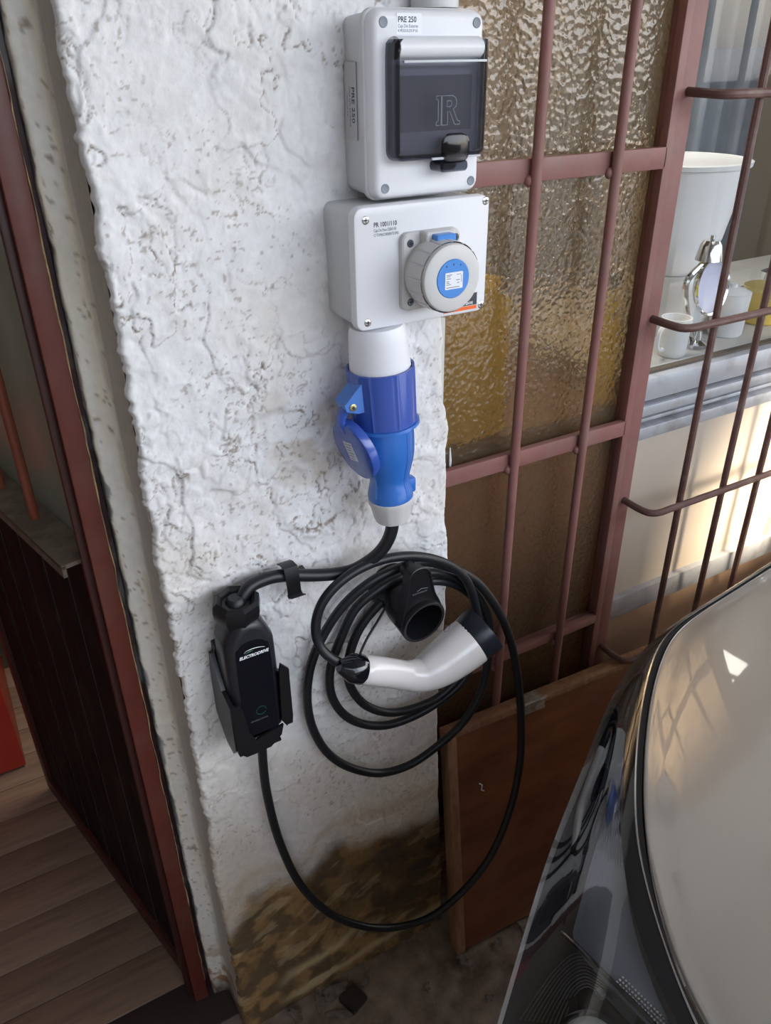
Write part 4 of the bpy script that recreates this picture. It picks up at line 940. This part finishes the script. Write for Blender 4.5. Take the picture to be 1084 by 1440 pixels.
# glossy face panel
bm = B()
pf = [(bx0 + 0.012, bb + 0.014), (bx1 - 0.012, bb + 0.014), (bx1 - 0.0105, bb + 0.022), (bx1 - 0.0105, bt - 0.050), (bx1 - 0.015, bt - 0.034), (bx1 - 0.0245, bt - 0.027), (bx0 + 0.0245, bt - 0.027), (bx0 + 0.015, bt - 0.034), (bx0 + 0.0105, bt - 0.050), (bx0 + 0.0105, bb + 0.022)]
loft(bm, [[(x, -0.0680, z) for x, z in dense(pf)], [(x, -0.0696, z) for x, z in dense(pf)]]); fpn = part('face_panel', bm, mBlackGloss, cb)
# printed name and marks
text_mesh('lettering', 'ELECTRODRIVE', 0.0060, mInkWhite, fpn, (0.2052, -0.0698, 0.8755), sx=0.91, offset=0.00022, shear=0.25, spacing=0.98)
arc = [(0.2120 + 0.0265 * k / 12, -0.0699, 0.8835 + 0.0035 * math.sin(math.pi * (0.15 + 0.85 * k / 12)) ** 0.8 if 0 < k < 12 else 0.8838) for k in range(13)]
bm = B(); tube(bm, arc, 0.0005, 5, [0.0002 + 0.0003 * math.sin(math.pi * k / 12) for k in range(13)]); part('swoosh_mark', bm, mInkWhite, fpn)
bm = B(); tube(bm, [(0.2135, -0.0698, 0.8825), (0.2190, -0.0698, 0.8842), (0.2235, -0.0698, 0.8842)], 0.0006, 5, [0.0003, 0.0008, 0.0002]); part('swoosh_mark', bm, mInkGreen, fpn, label='green swoosh')
gcx, gcz = 0.2245, 0.7865
bm = B(); tube(bm, [(gcx + 0.0065 * math.cos(a * math.pi / 12), -0.0698, gcz + 0.0065 * math.sin(a * math.pi / 12)) for a in range(23)], 0.0005, 5); part('ring_mark', bm, mat('dim_green_print', (0.008, 0.07, 0.035), 0.4), fpn)
text_mesh('lettering', 'CHARGING STATUS', 0.0030, mInkGrey, fpn, (0.2095, -0.0698, 0.7715), sx=0.85)
# cable gland: faceted collar on top
gx_, gy_ = 0.2185, -0.0400
bm = B(); lathe(bm, (gx_, gy_, 0.914), (0.0, -0.10, 1), [(0, 0.024), (0.012, 0.0285), (0.020, 0.0300), (0.030, 0.0290), (0.0335, 0.0240), (0.030, 0.0200), (0.026, 0.0180)], 8); gd = part('gland_collar', bm, mBlack, cb, angle=20)
bm = B(); lathe(bm, (gx_, gy_, 0.930), (0.02, 0.0, 1), [(0, 0.0150), (0.008, 0.0140), (0.014, 0.0105), (0.016, 0.0088)], 16); part('strain_relief', bm, mRubber, gd)
bm = B(); lathe(bm, (0.2245, -0.040, 0.737), (0, 0, -1), [(0, 0.0140), (0.006, 0.0130), (0.013, 0.0095), (0.016, 0.0078)], 16); part('lower_strain_relief', bm, mRubber, cb)
# bracket on the wall
hk = thing('wall_bracket', 'black wall bracket whose side arms grip the lower half of the control box', 'bracket', (0.222, 0.0, 0.73))
wx0, wx1 = 0.1850, 0.2650
bm = B(); box(bm, wx0 + 0.006, wx1 - 0.006, -0.015, 0.004, 0.735, 0.865, 0.003); part('back_plate', bm, mBlack, hk)
def arm(xa, xb_, pts):
    bm = B(); loft(bm, [[(xa, y, z) for y, z in pts], [(xb_, y, z) for y, z in pts]]); return bm
bm = arm(wx0 - 0.001, wx0 + 0.0045, [(-0.004, 0.752), (-0.004, 0.812), (-0.012, 0.858), (-0.018, 0.858), (-0.046, 0.818), (-0.0720, 0.812), (-0.0735, 0.805), (-0.0735, 0.738), (-0.060, 0.722), (-0.035, 0.722)])
part('side_arm', bm, mBlack, hk)
bm = arm(wx1 - 0.0060, wx1, [(-0.004, 0.745), (-0.004, 0.800), (-0.040, 0.812), (-0.060, 0.830), (-0.0735, 0.838), (-0.0735, 0.762), (-0.070, 0.745), (-0.050, 0.735)])
part('side_arm', bm, mBlack, hk)
# front lips
def plate(bm, pts, y0, y1): loft(bm, [[(x, y0, z) for x, z in pts], [(x, y1, z) for x, z in pts]])
bm = B(); plate(bm, [(wx0 - 0.001, 0.812), (wx0 + 0.010, 0.811), (wx0 + 0.015, 0.800), (wx0 + 0.020, 0.760), (wx0 + 0.028, 0.742), (wx0 + 0.028, 0.722), (wx0 + 0.012, 0.722), (wx0 + 0.002, 0.733)], -0.0705, -0.0745); part('front_lip', bm, mBlack, hk)
bm = B(); plate(bm, [(wx1, 0.840), (wx1 - 0.010, 0.852), (wx1 - 0.013, 0.840), (wx1 - 0.016, 0.760), (wx1 - 0.010, 0.748), (wx1 - 0.002, 0.756)], -0.0705, -0.0745); part('front_lip', bm, mBlack, hk)
bm = B(); plate(bm, [(wx0 + 0.026, 0.742), (wx0 + 0.034, 0.746), (wx1 - 0.022, 0.750), (wx1 - 0.014, 0.752), (wx1 - 0.018, 0.736), (wx1 - 0.034, 0.722), (wx0 + 0.026, 0.722)], -0.0700, -0.0735); part('front_lip', bm, mBlack, hk)
bm = B(); box(bm, wx0 + 0.004, 0.2145, -0.070, -0.004, 0.7215, 0.7260, 0.001); box(bm, 0.2345, wx1 - 0.018, -0.070, -0.004, 0.7215, 0.7260, 0.001); part('shelf', bm, mBlack, hk)

# ================================================================ HOLSTER AND HANDLE
hd = thing('plug_holster', 'black round plug holster with a tapered hook plate, coil hanging over its neck', 'holster', (0.470, 0.0, 0.85))
oc = Vector(atY(597, 876, -0.090)); base = Vector((oc.x - 0.004, 0.0, oc.z + 0.012))
ax = (oc - base).normalized(); LL = (oc - base).length
bm = B(); lathe(bm, base, ax, [(-0.002, 0.033), (0.012, 0.033), (0.02, 0.0290), (0.034, 0.0285), (0.046, 0.0315), (LL - 0.012, 0.0330), (LL - 0.002, 0.0335), (LL, 0.0325), (LL - 0.0008, 0.0290), (0.045, 0.0270), (0.042, 0.012), (0.052, 0.010), (0.060, 0.0095), (0.060, 0.0005)], 48, True, True); part('socket_barrel', bm, mBlack, hd)
bm = B()
pts = [(-0.0325, -0.004), (-0.0255, 0.026), (-0.0215, 0.055), (-0.0205, 0.074), (-0.0165, 0.084), (-0.008, 0.088), (0.004, 0.086), (0.0110, 0.078), (0.0150, 0.060), (0.0200, 0.036), (0.0290, 0.018), (0.0330, 0.004), (0.026, 0.016), (0.0, 0.0295), (-0.026, 0.014)]
pts = [(-0.0330, 0.000), (-0.0260, 0.028), (-0.0215, 0.055), (-0.0200, 0.074), (-0.0160, 0.083), (-0.008, 0.087), (0.003, 0.086), (0.0100, 0.079), (0.0145, 0.062), (0.0190, 0.042), (0.0270, 0.024), (0.0322, 0.006), (0.0240, 0.020), (0.012, 0.028), (-0.002, 0.0305), (-0.016, 0.026), (-0.027, 0.014)]
def pl_(y): return [(oc.x + a * 1.0 - 0.002 - (y + 0.09) * 0.05, y, oc.z + b_) for a, b_ in pts]
loft(bm, [pl_(-0.0720), pl_(-0.0860)])
for f in bm.faces: pass
hp_ = part('hook_plate', bm, mBlack, hd)
rim_ = [(oc.x - 0.002 + a, -0.0865, oc.z + b_) for a, b_ in pts[0:12]]
bm = B(); tube(bm, spline(rim_, 0.004), 0.0014, 6); part('plate_rim', bm, mBlack, hd)
bm = B(); lathe(bm, (oc.x - 0.008, -0.058, oc.z + 0.073), (0, -1, 0), [(0, 0.0115), (0.020, 0.0115), (0.026, 0.010)], 20)
part('hook_neck', bm, mBlack, hd)
text_mesh('lettering', 'ELECTRODRIVE', 0.0032, mInkGrey, hp_, (oc.x - 0.0165, -0.0862, oc.z + 0.0480), sx=1.0)
bm = B(); tube(bm, [(oc.x - 0.010, -0.0863, oc.z + 0.0525), (oc.x - 0.003, -0.0863, oc.z + 0.0550), (oc.x + 0.006, -0.0863, oc.z + 0.0530)], 0.0004, 5); part('swoosh_mark', bm, mInkGrey, hp_)

hn = thing('charging_plug', 'white bent charging plug handle with black end cap, hanging across the coil', 'charging plug', tuple(atY(560, 950, -0.09)))
HP = [(506, 941, .088, .0165), (514, 942, .089, .0188), (530, 944, .090, .0190), (552, 947, .091, .0188), (572, 950, .092, .0192), (590, 949, .093, .0225), (606, 942, .093, .0268), (622, 932, .092, .0300), (638, 920, .091, .0322), (652, 909, .090, .0335), (662, 901, .090, .0335)]
P_ = [Vector(atY(u, v, -y)) for u, v, y, r in HP]; R_l = [r * 1.06 for *_, r in HP]
pp_ = spline(P_, 0.003)
# radii along the resampled path
cum = [0.0]
for a, b_ in zip(P_[:-1], P_[1:]): cum.append(cum[-1] + (b_ - a).length)
cd_ = [0.0]
for a, b_ in zip(pp_[:-1], pp_[1:]): cd_.append(cd_[-1] + (b_ - a).length)
rad = list(np.interp(np.array(cd_) / cd_[-1], np.array(cum) / cum[-1], R_l))
bm = B(); tube(bm, pp_, 0.02, 32, rad); part('handle_shell', bm, mCon, hn, angle=60)
e_ = P_[-1]; ed = (P_[-1] - P_[-2]).normalized()
bm = B(); lathe(bm, e_ - ed * 0.002, (ed + Vector((0, 0, 0.1))).normalized(), [(0, 0.0340), (0.003, 0.0352), (0.024, 0.0372), (0.029, 0.0370), (0.030, 0.0335), (0.012, 0.0310), (0.011, 0.001)], 40); part('plug_nose', bm, mat('blue_black_nose', (0.014, 0.017, 0.026), 0.30), hn)
p0 = P_[0]; d0 = (P_[1] - P_[0]).normalized()
bm = B(); lathe(bm, p0 + d0 * 0.004, -d0, [(0, 0.0186), (0.002, 0.0198), (0.018, 0.0188), (0.024, 0.0150), (0.032, 0.0105), (0.036, 0.0075)], 32, ripple=lambda a: 0.03 * (1 if (math.degrees(a) % 60) < 8 else 0)); part('tail_collar', bm, mBlackGloss, hn)
# latch window print on the head
q = Vector(atY(628, 884, -0.112))
bm = B(); 
for a_, b_ in (((-.004, -.004), (.003, -.005)), ((.003, -.005), (.005, .003)), ((.005, .003), (-.002, .004)), ((-.002, .004), (-.004, -.004))):
    tube(bm, [q + Vector((a_[0], 0, a_[1])), q + Vector((b_[0], 0, b_[1]))], 0.0004, 4)
part('lock_mark', bm, mInk, hn)
# ================================================================ PLYWOOD BOARD
mPly = mat('reddish_plywood', (0.290, 0.105, 0.045), 0.42, color2=(0.125, 0.045, 0.024), scale=4.2, stretch=(0.7, 1, 2.6), bump=0.12, bscale=80, dust=((0.36, 0.20, 0.12), 0.25, 9), rvar=0.08)
mBatten = mat('worn_wood_edge', (0.36, 0.20, 0.115), 0.6, color2=(0.20, 0.095, 0.05), scale=14, stretch=(5, 5, 0.6), bump=0.3)
bd = thing('plywood_board', 'reddish brown plywood board with pale edge battens leaning against the window rods', 'board', (0.75, -0.05, 0))
BL = Vector((0.5480, -0.0800, 0.0)); BR = Vector((1.10, -0.105, 0.0)); TL = Vector((0.5700, 0.012, 0.490)); TR = Vector((1.12, 0.024, 0.462))
eu = (BR - BL).normalized(); ev = (TL - BL).normalized(); en = eu.cross(ev).normalized()
if en.y > 0: en = -en
Wd, Hd = 0.58, 0.500
def bq(bm, u0, u1, v0, v1, n0, n1, bev=0.001):
    s0 = len(bm.verts); box(bm, u0, u1, n0, n1, v0, v1, bev); bm.verts.ensure_lookup_table()
    for v in bm.verts[s0:]:
        c_ = v.co.copy(); v.co = BL + eu * c_.x + ev * c_.z + en * c_.y
bm = B(); bq(bm, 0.006, Wd, 0.004, Hd - 0.004, -0.004, 0.0); part('panel', bm, mPly, bd)
bm = B(); bq(bm, 0.0, 0.018, 0, Hd, -0.026, 0.0022); part('batten', bm, mBatten, bd)
bm = B(); bq(bm, 0.018, Wd, Hd - 0.012, Hd, -0.026, 0.0022); part('batten', bm, mBatten, bd)
bm = B(); bq(bm, 0.018, Wd, 0.0, 0.014, -0.026, -0.004); part('batten', bm, mBatten, bd)
bm = B(); bq(bm, Wd - 0.002, Wd + 0.016, 0, Hd, -0.026, 0.0022); part('batten', bm, mBatten, bd)
mHinge = mat('old_hinge_steel', (0.45, 0.40, 0.36), 0.45, 0.3, color2=(0.20, 0.14, 0.11), scale=120, bump=0.3)
bm = B(); bq(bm, 0.160, 0.205, Hd - 0.022, Hd + 0.001, 0.0022, 0.0042, 0.0005); bq(bm, 0.163, 0.202, Hd, Hd + 0.0022, -0.022, 0.003, 0.0003); part('hinge_leaf', bm, mHinge, bd)
bm = B(); lathe(bm, BL + eu * 0.158 + ev * (Hd + 0.001) + en * 0.006, eu, [(0, 0.0040), (0.015, 0.0040), (0.0152, 0.0034), (0.033, 0.0034), (0.0332, 0.0040), (0.049, 0.0040)], 14); part('hinge_knuckle', bm, mHinge, bd)
bm = B(); tube(bm, [BL + eu * 0.062 + ev * 0.372 + en * 0.0006, BL + eu * 0.068 + ev * 0.366 + en * 0.0006, BL + eu * 0.066 + ev * 0.356 + en * 0.0006, BL + eu * 0.071 + ev * 0.352 + en * 0.0006], 0.0012, 5); part('glue_mark', bm, mLabel, bd)

# ================================================================ CAR
mBody = mat('champagne_car_paint', (0.45, 0.42, 0.375), 0.30, 0.20, coat=1.0)
mBody.node_tree.nodes['Principled BSDF'].inputs['Coat Roughness'].default_value = 0.03
mTrim = mat('gloss_black_trim', (0.006, 0.006, 0.008), 0.10, coat=0.6)
mLampIn = mat('lamp_interior_dark', (0.020, 0.020, 0.024), 0.35, 0.2)
mSeal = mat('black_seal', (0.004, 0.004, 0.005), 0.45)
mSilvT = mat('thin_bright_trim', (0.65, 0.66, 0.68), 0.2, 1.0)
car = thing('car', 'champagne coloured car whose glossy bonnet and dark headlamp fill the lower right', 'car', (1.2, -0.9, 0))
V_ = np.array([790, 812, 838, 858, 880, 905, 930, 970, 1020, 1070, 1120, 1170, 1230, 1300, 1370, 1440, 1520, 1620, 1740], float)
def cv(vs, us): return np.interp(V_, vs, us)
UA = cv([790, 838, 880, 900, 925, 970, 1020, 1070, 1120, 1170, 1230, 1300, 1370, 1440, 1520, 1620, 1740], [1084, 1010, 940, 915, 893, 862, 842, 824, 802, 783, 760, 741, 719, 700, 675, 640, 600])
UB = cv([790, 838, 880, 905, 930, 977, 1124, 1210, 1294, 1360, 1440, 1540, 1740], [1086, 1012, 943, 922, 906, 884, 870, 873, 888, 912, 951, 1010, 1120])
UG = cv([790, 838, 880, 899, 930, 977, 1055, 1170, 1243, 1344, 1440, 1540, 1740], [1088, 1014, 945, 927, 915, 902, 892, 891, 904, 937, 973, 1028, 1150])
UE = cv([790, 838, 880, 913, 982, 1101, 1170, 1248, 1362, 1440, 1540, 1740], [1094, 1018, 951, 932, 911, 903, 907, 919, 955, 996, 1058, 1190])
ZE = cv([790, 838, 880, 930, 1000, 1100, 1250, 1440, 1620, 1740], [.930, .912, .896, .888, .880, .870, .852, .825, .790, .765])
ZA = cv([790, 838, 880, 930, 1000, 1100, 1200, 1320, 1440, 1620, 1740], [.924, .902, .882, .862, .843, .820, .800, .775, .752, .71, .66])
RD = np.linspace(0, len(V_) - 1, 541)
def smooth(A, sg=22):
    a = np.interp(RD, np.arange(len(V_)), A); k = np.exp(-0.5 * (np.arange(-3 * sg, 3 * sg + 1) / sg) ** 2); k /= k.sum(); n = 3 * sg
    pad = np.concatenate([2 * a[0] - a[1:n + 1][::-1], a, 2 * a[-1] - a[-n - 1:-1][::-1]])
    return np.convolve(pad, k, 'valid')
VS, UA, UB, UG, UE, ZA, ZE = [smooth(q_) for q_ in (V_, UA, UB, UG, UE, ZA, ZE)]
def surf(i, s):
    """lens/trim surface: s 0 = outer silhouette, 1 = bonnet edge, in row i (float)"""
    r = RD; v = np.interp(i, r, VS); ua = np.interp(i, r, UA); ue = np.interp(i, r, UE); za = np.interp(i, r, ZA); ze = np.interp(i, r, ZE)
    u = ua + (ue - ua) * s; z = za + (ze - za) * (1 - (1 - min(max(s, 0), 1)) ** 2.6)
    return Vector(atZ(u, v, z))
rows = np.linspace(0, len(V_) - 1, 73)
def sfrac(i, U):
    r = RD; ua = np.interp(i, r, UA); ue = np.interp(i, r, UE); u = np.interp(i, r, U); return (u - ua) / (ue - ua)
def strip_surf(bm, f0, f1, n, lift=0.0, inner=-0.006, r0=0, r1=None):
    """sheet with thickness between two s-curves"""
    rs = rows[r0:r1]; top = [[surf(i, f0(i) + (f1(i) - f0(i)) * k / n) for k in range(n + 1)] for i in rs]
    loops = []
    for L in top:
        up = [p_ + Vector((-0.1, 0.1, 1)).normalized() * lift for p_ in L]; dn_ = [p_ + Vector((0.25, -0.25, -1)).normalized() * (-inner) for p_ in L]
        loops.append(up + dn_[::-1])
    loft(bm, loops)
fA = lambda i: 0.0
fB = lambda i: sfrac(i, UB)
fG = lambda i: sfrac(i, UG)
mLens = clear_mat('headlamp_lens', (0.62, 0.64, 0.68), 0.015, 1.85)
bm = B()
rs = rows[12:]
loft(bm, [[surf(i, fB(i) * k / 10) for k in range(11)] for i in rs], closed=False)
part('headlamp_lens', bm, mLens, car, angle=80)
bm = B(); strip_surf(bm, fA, fB, 6, 0, -0.004, 0, 14); part('lamp_tip', bm, mTrim, car, angle=60)
bm = B(); strip_surf(bm, fB, fG, 4, -0.0004, -0.006); part('lamp_edge_band', bm, mTrim, car, angle=60)
bm = B(); strip_surf(bm, fG, lambda i: fG(i) + (1 - fG(i)) * 0.18, 2, 0.0010, -0.006); part('bright_seam', bm, mSilvT, car, angle=60)
bm = B(); strip_surf(bm, lambda i: fG(i) + (1 - fG(i)) * 0.18, lambda i: 0.97, 3, -0.0035, -0.012); part('bonnet_seal', bm, mSeal, car, angle=60)
# inside of the lamp
def inner(i, s, d):
    p_ = surf(i, s); return p_ + Vector((0.38, -0.30, -1)).normalized() * d
bm = B(); loft(bm, [[inner(i, fB(i) * k / 8, 0.004 + 0.050 * math.sin(math.pi * k / 8) ** 0.7) for k in range(9)] for i in rows[12:]], closed=False); part('lamp_bowl', bm, mLampIn, car, angle=60)
def at_uv(u, v, d):
    i = float(np.interp(v, VS, RD)); r = RD; ua = np.interp(i, r, UA); ue = np.interp(i, r, UE)
    return inner(i, (u - ua) / (ue - ua), d)
mFrost = mat('pale_light_guide', (0.17, 0.19, 0.22), 0.30, 0.3, coat=0.5)
# pale ribbed panel between the diagonal bar and the edge band
rowsP = np.linspace(1060, 1439, 36); loops = []
def uL(v): return float(np.interp(v, [1060, 1120, 1200, 1300, 1320, 1345, 1375, 1410, 1440], [862, 848, 824, 797, 802, 822, 850, 884, 915]))
def uR(v): return float(np.interp(v, VS, UB)) - 3
for v in rowsP:
    loops.append([at_uv(uL(v) + (uR(v) - uL(v)) * k / 26, v, 0.014 + 0.0009 * (k % 2)) for k in range(27)])
bm = B(); loft(bm, loops, closed=False); part('light_guide_panel', bm, mFrost, car, angle=70)
bm = B(); tube(bm, spline([at_uv(u, v, 0.008) for u, v in ((786, 1304), (800, 1316), (830, 1346), (862, 1378), (900, 1416), (935, 1455))], 0.004), 0.0022, 8); part('diagonal_bar', bm, mTrim, car)
bm = B(); tube(bm, [at_uv(u, v, 0.006) for u, v in ((790, 1307), (797, 1314), (803, 1320))], 0.0009, 6); part('bright_tip', bm, mSilvT, car)
# fine chrome arcs above the black projector bowl
mFin = mat('lamp_chrome_fin', (0.17, 0.17, 0.18), 0.3, 0.8)
fins = []
for k in range(11):
    o_ = k * 4.6
    pts = [(722 + o_ * 1.2, 1420 - 4 * k * 0), (745 + o_ * .9, 1385 + o_ * 0.2), (775 + o_ * .55, 1345 + o_ * .55), (800 + o_ * .3, 1326 + o_ * .85), (818 + o_ * .08, 1328 + o_ * .9), (840, 1346 + o_ * .75), (862 - o_ * .1, 1372 + o_ * .6), (890 - o_ * .3, 1403 + o_ * .45)]
    bm = B(); tube(bm, spline([at_uv(u, v, 0.016 + k * 0.0008) for u, v in pts], 0.005), 0.00055 + 0.0001 * (k % 2), 5); part('reflector_fin', bm, mFin, car)
# checker studs along the bar
bm = B()
for r_ in range(3):
    for k in range(16):
        u = 862 + k * 4.4 + r_ * 4.2; v = 1372 + k * 4.4 - r_ * 3.2
        p_ = at_uv(u, v, 0.010); box(bm, p_.x - 0.0009, p_.x + 0.0009, p_.y - 0.0009, p_.y + 0.0009, p_.z - 0.0006, p_.z + 0.0006)
st_ = part('reflector_studs', bm, mSilvT, car); st_['kind'] = 'stuff'
# black projector bowl and its round lens
bowl = [(728, 1440), (752, 1408), (780, 1386), (812, 1376), (838, 1386), (866, 1412), (896, 1440), (925, 1475), (900, 1560), (800, 1600), (715, 1560), (700, 1500)]
bm = B(); loft(bm, [[at_uv(u, v, 0.022) for u, v in bowl], [at_uv(u, v, 0.028) for u, v in bowl]]); part('projector_bowl', bm, mSeal, car)
pc = at_uv(818, 1462, 0.022); pa = Vector((-0.45, -0.25, 0.86)).normalized()
bm = B(); lathe(bm, pc - pa * 0.02, pa, [(0, 0.030), (0.012, 0.032), (0.020, 0.0315), (0.022, 0.0285)], 36); part('projector_ring', bm, mTrim, car)
bm = B(); lathe(bm, pc, pa, [(0, 0.0275), (0.006, 0.0255), (0.012, 0.0200), (0.016, 0.0115), (0.017, 0.0015)], 36); part('projector_lens', bm, mat('projector_glass', (0.30, 0.32, 0.30), 0.08, coat=1.0), car)
q = at_uv(837, 1384, 0.014)
bm = B(); box(bm, q.x - 0.003, q.x + 0.003, q.y - 0.004, q.y + 0.004, q.z - 0.003, q.z + 0.003, 0.001); part('clip_mark', bm, mFin, car)
# lower flank: everything outside the silhouette drops away
bm = B(); loops = []
for i in rows:
    a = surf(i, 0.0); b_ = inner(i, 0.0, 0.010)
    loops.append([a, a + Vector((0.004, -0.004, -0.006)), Vector((a.x + 0.020, a.y - 0.012, a.z - 0.05)), Vector((a.x + 0.035, a.y - 0.02, a.z - 0.18)), Vector((a.x + 0.06, a.y - 0.05, 0.22)), Vector((a.x + 0.10, a.y - 0.10, 0.16))])
loft(bm, loops, closed=False); part('front_wing', bm, mBody, car, angle=70)
# bonnet
spine = lambda f: Vector((0.62 + 1.75 * (1 - f), -1.45 + 0.35 * (1 - f), 0.93 + 0.12 * (1 - f)))
bm = B(); loops = []
nr = len(rows)
for j, i in enumerate(rows):
    e0 = surf(i, 1.0); f = j / (nr - 1); sp_ = spine(f); d_ = sp_ - e0; Lh = Vector((d_.x, d_.y, 0)).length; L = []
    dh = Vector((d_.x, d_.y, 0)).normalized()
    L.append(e0 + Vector((0, 0, -0.014)) + dh * 0.003)
    for w_, dz in ((0.0, -0.005), (0.0015, -0.002), (0.004, -0.0004), (0.008, 0.0)):
        L.append(e0 + dh * w_ + Vector((0, 0, dz)))
    for k in range(1, 25):
        t_ = (k / 24) ** 1.5; x_ = 0.008 + (Lh - 0.008) * t_
        zz_ = e0.z + (sp_.z - e0.z) * (1 - (1 - t_) ** 1.5) + 0.035 * (1 - math.exp(-x_ / 0.16)) * (1 - t_)
        L.append(Vector((e0.x + dh.x * x_, e0.y + dh.y * x_, zz_)))
    loops.append(L)
loft(bm, loops, closed=False); part('bonnet', bm, mBody, car, angle=60)
# far half of the car body, out of the frame but standing where it is (gives shade and reflections)
bm = B()
secs = []
for x_, zt, y0_, y1_ in ((0.75, .62, -2.05, -.40), (1.0, .80, -2.1, -.34), (2.2, .94, -2.12, -.30), (2.6, 1.35, -2.0, -.42), (3.0, 1.52, -1.95, -.48), (4.2, 1.50, -1.95, -.48), (4.8, 1.0, -2.05, -.38), (5.0, .6, -2.0, -.40)):
    secs.append([(x_, y, z) for y, z in rrect(y0_, y1_, 0.24, zt, 0.10, 4)])
loft(bm, secs); part('body_shell', bm, mBody, car)
for wx_ in (1.25, 3.95):
    bm = B(); lathe(bm, (wx_, -0.40, 0.318), (0, -1, 0), [(0, 0.20), (0.0, 0.29), (0.02, 0.318), (0.19, 0.318), (0.21, 0.29), (0.21, 0.20)], 32); part('wheel', bm, mRubber, car)
    bm = B(); lathe(bm, (wx_, -1.80, 0.318), (0, -1, 0), [(0, 0.20), (0.0, 0.29), (0.02, 0.318), (0.19, 0.318), (0.21, 0.29), (0.21, 0.20)], 32); part('wheel', bm, mRubber, car)
